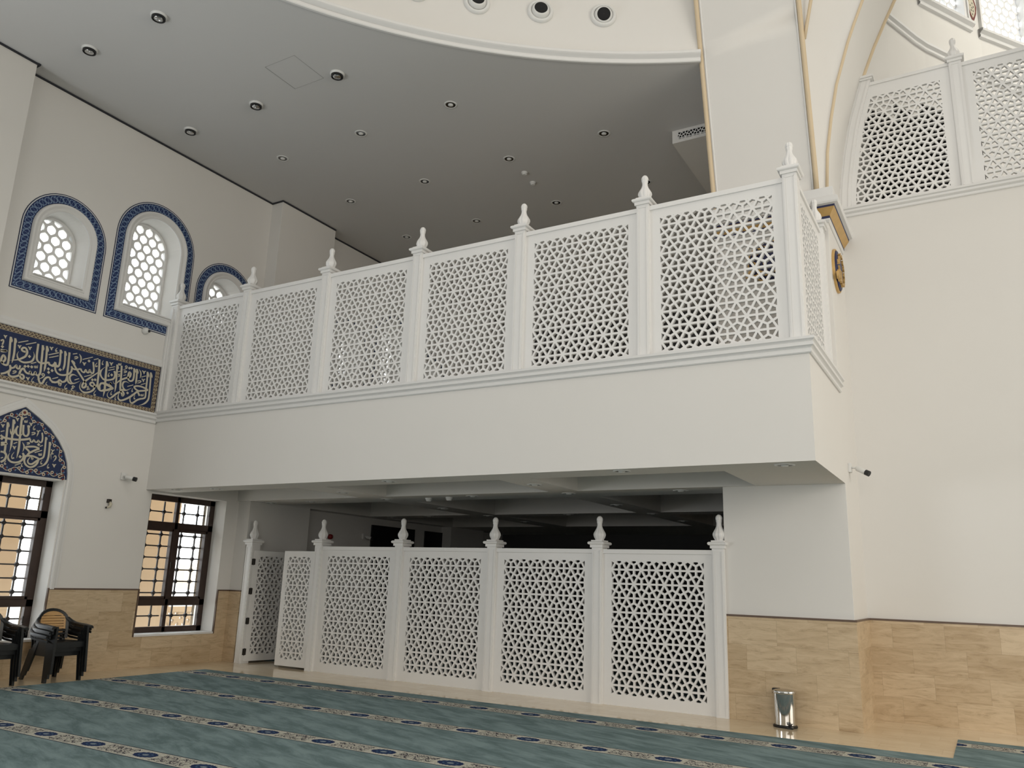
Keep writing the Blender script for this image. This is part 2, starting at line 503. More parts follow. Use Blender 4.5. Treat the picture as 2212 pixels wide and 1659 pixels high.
# pilasters
def pil(n, y0, y1):
    mb = MB(); mb.box(-0.02, y0, 0, XPF, y1, ZC + 0.02); struct(build('wall_left_pilaster', mb, 'plaster', bevel=0.004))
pil(1, YP, 3.65); pil(2, -4.75, -3.15); pil(3, 8.85, 10.45)
# dark strip: shade of the gap between wall and ceiling, put into colour
mb = MB()
for (y0, y1, x) in ((-3.15, YP, 0), (-10, -3.15, XPF), (YP, 3.65, XPF), (3.65, 8.85, 0)):
    mb.box(x, y0, ZC - 0.03, x + 0.022, y1, ZC - 0.001)
mb.box(0, YP - 0.022, ZC - 0.03, XPF + 0.02, YP, ZC - 0.001)
mb.box(0, -3.15, ZC - 0.03, XPF + 0.03, -3.11, ZC - 0.001)
struct(build('trim_ceiling_gap_shade', mb, 'gapshade'))

# ---- ceiling with the round opening of the dome
mb = MB()
a0 = math.atan2(math.sqrt(DR ** 2 - (XPL - DC[0]) ** 2), XPL - DC[0])       # where the drum meets the pier
arc = []
N_ = 96
for k in range(N_ + 1):
    th = a0 + (1.5 * PI - a0) * k / N_
    arc.append((DC[0] + DR * math.cos(th), DC[1] + DR * math.sin(th)))
left = [(XPL, 12.0), (0, 12.0), (0, -17.0), (DC[0], -17.0)] + list(reversed(arc))
mb.shape(left, [], lambda u, v: (u, v, ZC))
right = [(2 * DC[0] - p[0], p[1]) for p in left]
mb.shape(right, [], lambda u, v: (u, v, ZC))
mb.quad((XPL, YP + .3, ZC), (XR + .3, YP + 1.2, ZC), (XR + .3, 12, ZC), (XPL, 12, ZC))
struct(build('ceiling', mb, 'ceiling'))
# drum of the dome and its moulding
mb = MB(); b1 = MB()
ths = [a0 + (2.5 * PI + (PI / 2 - a0) + (0) - a0) * 0 for _ in (0,)]
t_end = 2 * PI + (PI - a0)
ths = [a0 + (t_end - a0) * k / 160 for k in range(161)]
rows = [[(DC[0] + DR * math.cos(t), DC[1] + DR * math.sin(t), z) for t in ths] for z in (ZC, 13.6)]
mb.grid(rows); struct(build('wall_drum', mb, 'plaster', smooth=True))
prof = [(0, 0), (0.035, 0.0), (0.045, 0.012), (0.045, 0.05), (0.03, 0.062), (0.03, 0.075), (0.085, 0.10), (0.10, 0.12), (0.10, 0.155), (0.085, 0.17), (0.05, 0.18), (0.05, 0.20), (0, 0.205)]
rows = [[(DC[0] + (DR - d) * math.cos(t), DC[1] + (DR - d) * math.sin(t), ZC - 0.01 + h) for t in ths] for d, h in prof]
b1.grid(rows); struct(build('trim_drum_moulding', b1, 'stucco', smooth=True, auto=0.6))
mb = MB(); mb.poly([(DC[0] + 12 * math.cos(2 * PI * k / 48), DC[1] + 12 * math.sin(2 * PI * k / 48), 13.6) for k in range(48)])
struct(build('ceiling_dome', mb, 'plaster'))

# ---- unseen far walls of the hall
mb = MB(); mb.quad((0, -17, 0), (26, -17, 0), (26, -17, 9.3), (0, -17, 9.3)); struct(build('wall_front', mb, 'plaster'))
mb = MB(); mb.quad((26, -17, 0), (26, 12, 0), (26, 12, 9.3), (26, -17, 9.3)); struct(build('wall_right', mb, 'plaster'))
mb = MB(); mb.quad((0, 12, 0), (26, 12, 0), (26, 12, 9.3), (0, 12, 9.3)); struct(build('wall_back', mb, 'wallshade'))  # coloured dark to carry the shade of the room behind the screens
mb = MB(); mb.box(0.4, 2.7, 0.0, 9.2, 11.9, 0.010)  # added to lower the bounce light in the back room
tag(build('carpet', mb, 'carpet'), 'added carpet that lowers bounce light in the dark room behind the ground floor screens', 'carpet')

# ---- pier
def ylean(z): return YP - 0.2178 * max(0.0, z - 7.18)
PROF = [(10.96, 7.0), (11.0, 7.58), (11.08, 8.1), (11.18, 8.6), (11.37, 9.23), (11.47, 9.5), (11.61, 9.85), (11.83, 10.32), (11.96, 10.58), (12.22, 10.98), (12.55, 11.35), (12.912, 11.6)]
def px_(z):
    for (x0, z0), (x1, z1) in zip(PROF, PROF[1:]):
        if z <= z1: return x0 + (x1 - x0) * (z - z0) / (z1 - z0)
    return PROF[-1][0]
mb = MB()
mb.box(XPL, YP, 0, XR, YW + 0.6, 7.0)
struct(build('wall_pier', mb, 'plaster', bevel=0.006))
mb = MB()
zs_ = [7.0 + 0.25 * k for k in range(27)]
XT = 10.855
mb.grid([[(XPL, ylean(z), z), (XT, ylean(z), z)] for z in zs_])                                   # leaning front face
mb.grid([[(XPL, ylean(z), z), (XPL, 4.5, z)] for z in zs_])                                       # left side
zz = [p[1] for p in PROF]
mb.grid([[(XT + (px_(z) - XT) * k / 6, ylean(z) + (2.10 - ylean(z)) * math.sin(PI / 2 * k / 6), z) for k in range(7)] for z in zz])
mb.grid([[(2 * DC[0] - (XT + (px_(z) - XT) * k / 6), ylean(z) + (2.10 - ylean(z)) * math.sin(PI / 2 * k / 6), z) for k in range(7)] for z in zz])
mb.quad((XT, ylean(11.6), 11.6), (2 * DC[0] - XT, ylean(11.6), 11.6), (2 * DC[0] - XT, 1.0, 13.6), (XT, 1.0, 13.6))
mb.quad((2 * DC[0] - XT, YP, 7.0), (2 * DC[0] - XPL, YP, 7.0), (2 * DC[0] - XPL, ylean(13.5), 13.6), (2 * DC[0] - XT, ylean(13.5), 13.6))
struct(build('wall_pendentive', mb, 'plaster', smooth=True, auto=0.5))
mb = MB()
pr = PROF + [(2 * DC[0] - x, z) for x, z in reversed(PROF[:-1])]
mb.grid([[(x, 2.10, z), (x, YW + 0.05, z)] for x, z in pr])
struct(build('wall_arch_soffit', mb, 'plaster', smooth=True, auto=0.5))
mb = MB()
mb.tube([(XPL + 0.005, ylean(z) - 0.005, z) for z in [7.02 + .3 * k for k in range(22)]], 0.034, 10)
struct(build('trim_pier_left_rib', mb, 'beige', smooth=True))
mb = MB()
mb.tube([(XPL + 0.062, ylean(z) - 0.002, z) for z in [7.02 + .3 * k for k in range(22)]], 0.014, 8)
mb.tube([(XT - 0.062, ylean(z) - 0.002, z) for z in [7.02 + .3 * k for k in range(22)]], 0.014, 8)
struct(build('trim_pier_white_bead', mb, 'stucco', smooth=True))
mb = MB(); mb.tube([(XT - 0.012, ylean(z) - 0.006, z) for z in [7.02 + .3 * k for k in range(22)]], 0.034, 10)
mb.tube([(XT + 0.012 + 0.045 * k, ylean(9.15 + .17 * k) + 0.02, 9.15 + 0.17 * k) for k in range(14)], 0.024, 8)
struct(build('trim_pier_right_rib', mb, 'beige', smooth=True))
mb = MB(); mb.tube([(x + 0.006, 2.098, z) for x, z in pr], 0.021, 8)
struct(build('trim_arch_front_rib', mb, 'beige', smooth=True))
mb = MB(); mb.tube([(x + 0.012, YW + 0.03, z) for x, z in pr], 0.028, 8)
struct(build('trim_arch_rear_rib', mb, 'beige', smooth=True))

# ---- right wall below the tribune, its moulding, and the wall masses beside the arch
mb = MB(); mb.box(XR, YW, 0, 26, YW + 0.3, 7.10); struct(build('wall_tribune', mb, 'plaster'))
mb = MB(); mb.shape([(XR - .3, 7.0)] + [(x, z) for x, z in pr] + [(2 * DC[0] - XR + .3, 7.0), (18.5, 7.0), (18.5, 15), (XR - .3, 15)], [], lambda u, v: (u, YW + 0.055, v))
struct(build('wall_tribune_arch', mb, 'plaster'))

def cornice(name, path, zoff, prof, mat='stucco'):
    """path: (x,y) points; prof: (out,z); outward is to the right-hand side of travel"""
    mb = MB(); P = [Vector(p) for p in path]; rows = []
    for o, z in prof:
        ring = []
        for i, p in enumerate(P):
            d1 = (P[i] - P[i - 1]).normalized() if i > 0 else None
            d2 = (P[i + 1] - P[i]).normalized() if i < len(P) - 1 else None
            n1 = Vector((d1.y, -d1.x)) if d1 else None; n2 = Vector((d2.y, -d2.x)) if d2 else None
            if n1 and n2: m = (n1 + n2); m = m / max(0.2, m.length_squared) * 2 if m.length > 0 else n1
            else: m = n1 or n2
            ring.append((p.x + m.x * o, p.y + m.y * o, zoff + z))
        rows.append(ring)
    mb.grid(rows); return struct(build(name, mb, mat))
CP = [(0, 0.0), (0.018, 0.0), (0.030, 0.012), (0.030, 0.050), (0.020, 0.058), (0.036, 0.072), (0.056, 0.082), (0.056, 0.118), (0.042, 0.126), (0.060, 0.142), (0.072, 0.150), (0.072, 0.180), (0.0, 0.186)]
cornice('trim_balcony', [(0.02, 0.0), (XR, 0.0), (XR, YP + 0.0)], 4.105, CP)
cornice('trim_wall_left', [(0.0, -3.15), (0.0, -0.02)], 4.075, CP)
cornice('trim_wall_left_upper', [(0.0, -3.15), (0.0, -0.01)], 5.095, [(0, 0), (0.02, 0.0), (0.032, 0.012), (0.034, 0.05), (0.026, 0.06), (0.012, 0.085), (0.008, 0.13), (0, 0.132)])
mb = MB(); mb.box(0.0, -0.055, 4.25, 0.05, 0.0, 5.92); mb.box(0.0, -0.02, 4.25, 0.075, 0.03, 6.2); struct(build('trim_wall_left_upright', mb, 'stucco', bevel=0.006))
cornice('trim_tribune', [(XR, YW), (26, YW)], 7.075, [(0, 0.0), (0.018, 0.0), (0.028, 0.01), (0.028, 0.04), (0.016, 0.05), (0.034, 0.06), (0.05, 0.07), (0.05, 0.10), (0.036, 0.108), (0.06, 0.12), (0.06, 0.148), (0, 0.152)])

# ---- pier capital
cap_p = [(0, 0.0, 's'), (0.012, 0.0, 's'), (0.03, 0.03, 's'), (0.03, 0.05, 's'), (0.032, 0.055, 'n'), (0.032, 0.085, 'n'), (0.034, 0.087, 'g'), (0.105, 0.185, 'g'), (0.105, 0.19, 'n'), (0.112, 0.212, 'n'), (0.115, 0.214, 's'), (0.155, 0.222, 's'), (0.165, 0.245, 's'), (0.165, 0.30, 's'), (0.14, 0.335, 's'), (0.10, 0.355, 's'), (0.10, 0.38, 's'), (0.10, 0.48, 's'), (0, 0.484, 's')]
mb = MB(); ids = {'s': 0, 'g': 1, 'n': 2}
def off(o): return [(XPL + 0.0, YP - o), (XR + o, YP - o), (XR + o, YW)]
for (o0, z0, k0), (o1, z1, k1) in zip(cap_p, cap_p[1:]):
    A, B = off(o0), off(o1)
    for i in range(2):
        mb.quad((*A[i], 6.50 + z0), (*A[i + 1], 6.50 + z0), (*B[i + 1], 6.50 + z1), (*B[i], 6.50 + z1), ids[k1])
capo = build('trim_pier_capital', mb, ['stucco', 'gold', 'navy']); struct(capo)

# ---- balcony slab with its coffered underside
mb = MB()
mb.quad((0, 0, ZS), (XR, 0, ZS), (XR, 0, 4.12), (0, 0, 4.12))
mb.quad((XR, 0, ZS), (XR, YP, ZS), (XR, YP, 4.12), (XR, 0, 4.12))
cof = []
for (y0, y1) in ((0.52, 1.99), (2.76, 5.56), (6.05, 8.90)):
    for (x0, x1) in ((0.32 if y0 > 2 else 0.006, 3.03), (3.64, 6.77), (7.25, 9.852)):
        if y0 > 2 and x0 > 7: x1 = 10.3
        cof.append((x0, y0, x1, y1))
mb.shape([(-0.01, 0), (XR, 0), (XR, YW + .1), (XR + 4, YW + .1), (XR + 4, 12), (-0.01, 12)], [[(a, b), (c, b), (c, d), (a, d)] for a, b, c, d in cof], lambda u, v: (u, v, ZS))
ZT = 3.45
for a, b, c, d in cof:
    q = [(a, b), (c, b), (c, d), (a, d)]
    for i in range(4):
        e, f = q[i], q[(i + 1) % 4]; mb.quad((*e, ZS), (*f, ZS), (*f, ZT), (*e, ZT))
    mb.quad(*[(*e, ZT) for e in q])
struct(build('ceiling_under_balcony', mb, 'plaster'))

# ---- wainscot cladding with dark cap trim
mb = MB(); tr = MB(); T = 0.022
def clad(x0, y0, x1, y1, z0, z1, capped=True):
    mb.box(x0, y0, z0, x1, y1, z1)
    if capped: tr.box(x0 - 0.006, y0 - 0.006, z1 - 0.002, x1 + 0.006, y1 + 0.006, z1 + 0.022)
clad(0, -1.43, T, 0.095, 0, ZW - 0.02); clad(0, 1.765, T, YP, 0, ZW - 0.02)
clad(0, -3.15, T, -1.43, 0, LZ0 - 0.02, False); clad(0, 0.095, T, 1.765, 0, LZ0 - 0.02, False)
clad(T, YP - T, XPF + T, YP, 0, ZW - 0.02); clad(XPF, YP, XPF + T, 2.2, 0, ZW - 0.02)
clad(XPF, -4.8, XPF + T, -3.15, 0, ZW - 0.02)
for y in (-1.452, 0.098, 1.742): tr.box(0, y, LZ0 - 0.03, T + 0.012, y + 0.022, ZW)
struct(build('wall_left_wainscot', mb, 'travertine')); struct(build('trim_wainscot_left', tr, 'darktrim'))
mb = MB(); tr = MB()
clad(XPL, YP - T, XR + T, YP, 0, ZW - 0.02); clad(XR, YP, XR + T, YW - T, 0, ZW - 0.02); clad(XR, YW - T, 26, YW, 0, ZW - 0.02)
struct(build('wall_pier_wainscot', mb, 'travertine')); struct(build('trim_wainscot_right', tr, 'darktrim'))

# ---- apse behind the tribune
AP = [(11.0, 3.33), (11.30, 3.45), (11.77, 4.29), (12.12, 5.11), (12.28, 5.43), (13.02, 6.60), (13.21, 6.93), (14.1, 8.10), (15.0, 8.9), (17.0, 9.7), (20.5, 9.7), (20.5, 3.4)]
WINSEG = [(4, 5), (6, 7)]
ZSILL = 11.97; ZTOP = 15.0
mb = MB()
for i in range(len(AP) - 1):
    a, b = AP[i], AP[i + 1]
    z1 = ZSILL if (i, i + 1) in WINSEG else ZTOP
    z0 = 7.0
    if i in (1, 2, 3, 4): z0 = {1: 9.1, 2: 9.45, 3: 9.8, 4: 9.85}[i]
    mb.quad((*a, z0), (*b, z0), (*b, z1), (*a, z1))
mb.quad((10.9, 3.3, ZTOP), (20.5, 3.3, ZTOP), (20.5, 9.7, ZTOP), (10.9, 9.7, ZTOP))
mb.quad((10.9, 3.3, 7.0), (20.5, 3.3, 7.0), (20.5, 9.7, 7.0), (10.9, 9.7, 7.0))
struct(build('wall_apse', mb, 'plaster'))
mb = MB()                                                   # added box beside the apse, its shade put into a near-black colour
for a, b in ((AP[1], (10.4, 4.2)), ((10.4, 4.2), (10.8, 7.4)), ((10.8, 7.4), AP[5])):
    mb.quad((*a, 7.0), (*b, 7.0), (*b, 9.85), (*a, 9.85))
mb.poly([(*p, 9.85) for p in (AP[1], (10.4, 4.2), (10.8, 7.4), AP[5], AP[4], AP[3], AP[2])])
struct(build('wall_apse_shade_box', mb, 'doorandshade'))
APm = AP[1:10]
cornice('trim_apse', [p for p in APm], 10.93, [(0, 0.0), (0.03, 0.0), (0.045, 0.015), (0.045, 0.06), (0.02, 0.075), (0.02, 0.09), (0.07, 0.12), (0.07, 0.17), (0.03, 0.185), (0.03, 0.2), (0.0, 0.23)])

# ================================================================== windows
def window_upper(n, cy_, hw, zb, zsp, near=True):
    root = thing('window_%d' % n, '', 'window'); root['kind'] = 'structure'; del root['category']
    # moulded surround
    prof = [(0, 0.0), (0.0, 0.022), (0.018, 0.036), (0.035, 0.036), (0.045, 0.022), (0.06, 0.026), (0.085, 0.05), (0.105, 0.058), (0.12, 0.052), (0.132, 0.03), (0.14, 0.0)]
    mb = MB(); mb.grid([[(x, *p) for p in arch_outline(cy_, hw, zb, zsp, o)] for o, x in prof], True)
    build('window_surround', mb, 'stucco', root, True, auto=0.9)
    # tile band
    mb = MB(); A = arch_outline(cy_, hw, zb, zsp, 0.14); B = arch_outline(cy_, hw, zb, zsp, 0.305); s = 0
    for i in range(len(A)):
        j = (i + 1) % len(A); L = (math.dist(A[i], A[j]) + math.dist(B[i], B[j])) / 2
        mb.quad((0.006, *A[i]), (0.006, *A[j]), (0.006, *B[j]), (0.006, *B[i]), uv=[(s, 0), (s + L, 0), (s + L, 1), (s, 1)]); s += L
    build('tile_band', mb, 'blueband', root, merge=False)
    # sill ledge
    mb = MB(); mb.box(-0.40, cy_ - hw, zb, 0.055, cy_ + hw, zb + 0.02); build('window_sill', mb, 'stucco', root, bevel=0.005)
    # gypsum grille of pointed hexagons in an arched frame
    pl = [(1, 0, hw), (-1, 0, hw), (0, -1, -zb)]
    for k in range(1, 20):
        a = PI * k / 20; pl.append((math.cos(a), math.sin(a), (hw - 0.0) + math.sin(a) * zsp))
    g = hexgrille(pl, -hw, zb, hw, zsp + hw, 0.187, 0.042, 0.0, 0.07)
    g.v = [(-0.46 + p[1], cy_ + p[0], p[2]) for p in g.v]
    build('grille', g, 'stucco', root)
    mb = MB(); mb.grid([[(x, *p) for p in arch_outline(cy_, hw, zb, zsp, o)] for o, x in [(0, -0.37), (-0.045, -0.37), (-0.045, -0.46), (0, -0.46)]], True)
    build('window_frame', mb, 'stucco', root)
    mb = MB(); mb.poly([(-0.475, *p) for p in arch_outline(cy_, hw, zb, zsp)]); build('pane', mb, 'glass', root, merge=False)
    return root
for i, p in enumerate(UPW): window_upper(i + 1, *p)

def window_lower(n, y0, y1):
    root = thing('window_%d' % n, '', 'window'); root['kind'] = 'structure'; del root['category']
    xf, d = -0.38, 0.07; yc = (y0 + y1) / 2
    f = MB()
    f.box(xf, y0, LZ0, xf + d, y0 + 0.11, LZ1); f.box(xf, y1 - 0.11, LZ0, xf + d, y1, LZ1)
    f.box(xf, y0, LZ0, xf + d, y1, LZ0 + 0.10); f.box(xf, y0, LZ1 - 0.10, xf + d, y1, LZ1)
    f.box(xf, y0, 2.32, xf + d, y1, 2.44); f.box(xf, y0, 0.985, xf + d, y1, 1.10)
    f.box(xf, yc - 0.035, LZ0, xf + d, yc + 0.035, LZ1)
    build('window_frame', f, 'wood', root, bevel=0.006)
    gr = MB()
    s = MB()
    for (za, zb_) in ((1.10, 2.32),):
        for (a, b) in ((y0 + 0.11, yc - 0.035), (yc + 0.035, y1 - 0.11)):
            t = 0.045
            s.box(xf - 0.0, a, za, xf + 0.085, a + t, zb_); s.box(xf, b - t, za, xf + 0.085, b, zb_)
            s.box(xf, a, za, xf + 0.085, b, za + t); s.box(xf, a, zb_ - t, xf + 0.085, b, zb_)
    s.box(xf + 0.05, yc - 0.05, 1.10, xf + 0.10, yc + 0.05, 2.32)
    cas = build('casement', s, 'wood', root, bevel=0.005)
    xg = xf - 0.06
    for (za, zb_, nz) in ((LZ0 + 0.10, 0.985, 1), (1.10, 2.32, 6), (2.44, LZ1 - 0.10, 1)):
        zz_ = [za + (zb_ - za) * ((k + 0.5) / nz if nz > 1 else 0.5) for k in range(nz)]
        for (a, b) in ((y0 + 0.11, yc - 0.035), (yc + 0.035, y1 - 0.11)):
            yy = [a + (b - a) * q for q in (0.28, 0.74)]
            for y in yy: gr.box(xg, y - 0.011, za, xg + 0.022, y + 0.011, zb_)
            for z in zz_:
                gr.box(xg, a, z - 0.011, xg + 0.022, b, z + 0.011)
                for y in yy:
                    m_ = Matrix.Translation((xg + 0.009, y, z)) @ Matrix.Rotation(PI / 4, 4, 'X')
                    gr.box(-0.020, -0.031, -0.031, 0.020, 0.031, 0.031, mat=m_)
    build('iron_grille', gr, 'iron', root)
    hb = MB()
    for z in (0.75, 1.25, 1.45, 1.95, 2.15, 2.6): hb.box(xf + d, y1 - 0.125, z, xf + d + 0.012, y1 - 0.10, z + 0.10)
    build('hinge', hb, 'bronze', cas)
    mb = MB(); mb.box(xf + 0.07, yc - 0.055, 1.72, xf + 0.135, yc - 0.035, 1.74); mb.box(xf + 0.12, yc - 0.06, 1.62, xf + 0.135, yc - 0.03, 1.74)
    build('window_handle', mb, 'bronze', cas, bevel=0.003)
    mb = MB(); mb.quad((xf + 0.02, y0, LZ0), (xf + 0.02, y1, LZ0), (xf + 0.02, y1, LZ1), (xf + 0.02, y0, LZ1)); build('pane', mb, 'glass', root, merge=False)
    mb = MB(); mb.box(-0.36, y0, LZ0 - 0.03, 0.035, y1, LZ0 + 0.004); build('window_sill', mb, 'stucco', root, bevel=0.004)
for i, (a, b) in enumerate(LOW): window_lower(i + 7, a, b)

# moulded pointed arch around the near lower window and its tiled tympanum
HALF = [(-2.245, 3.925), (-2.02, 3.80), (-1.82, 3.665), (-1.66, 3.50), (-1.545, 3.34), (-1.475, 3.18), (-1.44, 3.02), (-1.432, 2.925)]
def grow(P, o):
    out = []
    for i in range(len(P)):
        a = Vector(P[max(0, i - 1)]); b = Vector(P[min(len(P) - 1, i + 1)]); t = (b - a).normalized()
        nrm = Vector((-t.y, t.x)); nrm = nrm if nrm.x > -0.2 and (nrm.x > 0 or nrm.y > 0) else -nrm
        q = Vector(P[i]) + nrm * o
        if i == 0: q = Vector((P[0][0], P[0][1] + o * 1.25))
        out.append((q.x, q.y))
    return out
def mir(P, c=-2.245): return [(2 * c - p[0], p[1]) for p in reversed(P)]
tym = thing('tympanum_panel', 'navy pointed tympanum with cream calligraphy and a floral border above the near window', 'tile panel', (0.003, -2.245, 2.925))
tl = (0, 2.245, -2.925)
def loc3(x, y, z): return (x + tl[0], y + tl[1], z + tl[2])
full = HALF + mir(HALF)[:-1]
mb = MB(); mb.shape(full, [], lambda u, v: loc3(0.008, u, v))
for i in range(len(full)):
    a, b = full[i], full[(i + 1) % len(full)]; mb.quad(loc3(0, *a), loc3(0, *b), loc3(0.008, *b), loc3(0.008, *a))
build('tile_field', mb, 'tileblue', tym, merge=False)
mb = MB()
vert = [(-1.432, 2.9 - 0.25 * k) for k in range(1, 7)]
for (o0, x0), (o1, x1) in zip([(0.0, 0.0), (0.006, 0.03), (0.03, 0.036), (0.075, 0.028), (0.085, 0.018), (0.12, 0.014), (0.125, 0)], [(0.006, 0.03), (0.03, 0.036), (0.075, 0.028), (0.085, 0.018), (0.12, 0.014), (0.125, 0)]):
    for side in (0, 1):
        A = grow(HALF + [(-1.432, 1.26)], o0); B = grow(HALF + [(-1.432, 1.26)], o1)
        if side: A = mir(A); B = mir(B)
        for i in range(len(A) - 1): mb.quad((x0, *A[i]), (x0, *A[i + 1]), (x1, *B[i + 1]), (x1, *B[i]))
struct(build('trim_window_arch', mb, 'stucco'))

# ---- calligraphy
def catmull(P, sub=5):
    if len(P) < 3: return P
    out = []
    for i in range(len(P) - 1):
        p0, p1, p2, p3 = P[max(i - 1, 0)], P[i], P[i + 1], P[min(i + 2, len(P) - 1)]
        for k in range(sub):
            t = k / sub
            out.append(tuple(0.5 * ((2 * p1[j]) + (-p0[j] + p2[j]) * t + (2 * p0[j] - 5 * p1[j] + 4 * p2[j] - p3[j]) * t * t + (-p0[j] + 3 * p1[j] - 3 * p2[j] + p3[j]) * t ** 3) for j in (0, 1)))
    out.append(P[-1]); return out
def strokes(enc, fn, x0, k=1.0, mb=None):
    mb = mb or MB(); idx = 0
    for st in enc.split(';'):
        v = [int(q) for q in st.split()]
        wd, tp, P = v[0] / 1000 * k, v[1], [(v[i] / 1000, v[i + 1] / 1000) for i in range(2, len(v), 2)]
        xx = x0 + (idx % 12) * 0.0006; idx += 1
        if wd < 0:
            r = -wd * 1.05; c = P[0]
            q = [(c[0] + r * math.cos(a), c[1] + r * math.sin(a)) for a in (0.25, 0.25 + PI / 2, 0.25 + PI, 0.25 + 1.5 * PI)]
            mb.poly([fn(xx, *p) for p in q])
            for i in range(4): mb.quad(fn(0, *q[i]), fn(0, *q[(i + 1) % 4]), fn(xx, *q[(i + 1) % 4]), fn(xx, *q[i]))
            continue
        P = catmull(P); n = len(P); L_, R_ = [], []
        for i, p in enumerate(P):
            a = Vector(P[max(0, i - 1)]); b = Vector(P[min(n - 1, i + 1)]); t = (b - a)
            t = t.normalized() if t.length > 1e-9 else Vector((1, 0))
            nr = Vector((-t.y, t.x)); f = i / (n - 1)
            g = 0.86 + 0.16 * abs(t.x * 0.4 + t.y * 0.9)
            if tp == 1 and f > 0.72: g *= max(0.12, (1 - f) / 0.28)
            if tp == 2: g *= max(0.15, min(1, f / 0.3, (1 - f) / 0.3))
            if tp == 3: g *= 0.35 + 1.1 * f
            L_.append((p[0] + nr.x * wd / 2 * g, p[1] + nr.y * wd / 2 * g)); R_.append((p[0] - nr.x * wd / 2 * g, p[1] - nr.y * wd / 2 * g))
        mb.grid([[fn(0.0, *p) for p in L_], [fn(xx, *p) for p in L_], [fn(xx, *p) for p in R_], [fn(0.0, *p) for p in R_]])
        mb.quad(fn(0, *L_[0]), fn(xx, *L_[0]), fn(xx, *R_[0]), fn(0, *R_[0])); mb.quad(fn(0, *L_[-1]), fn(xx, *L_[-1]), fn(xx, *R_[-1]), fn(0, *R_[-1]))
    return mb
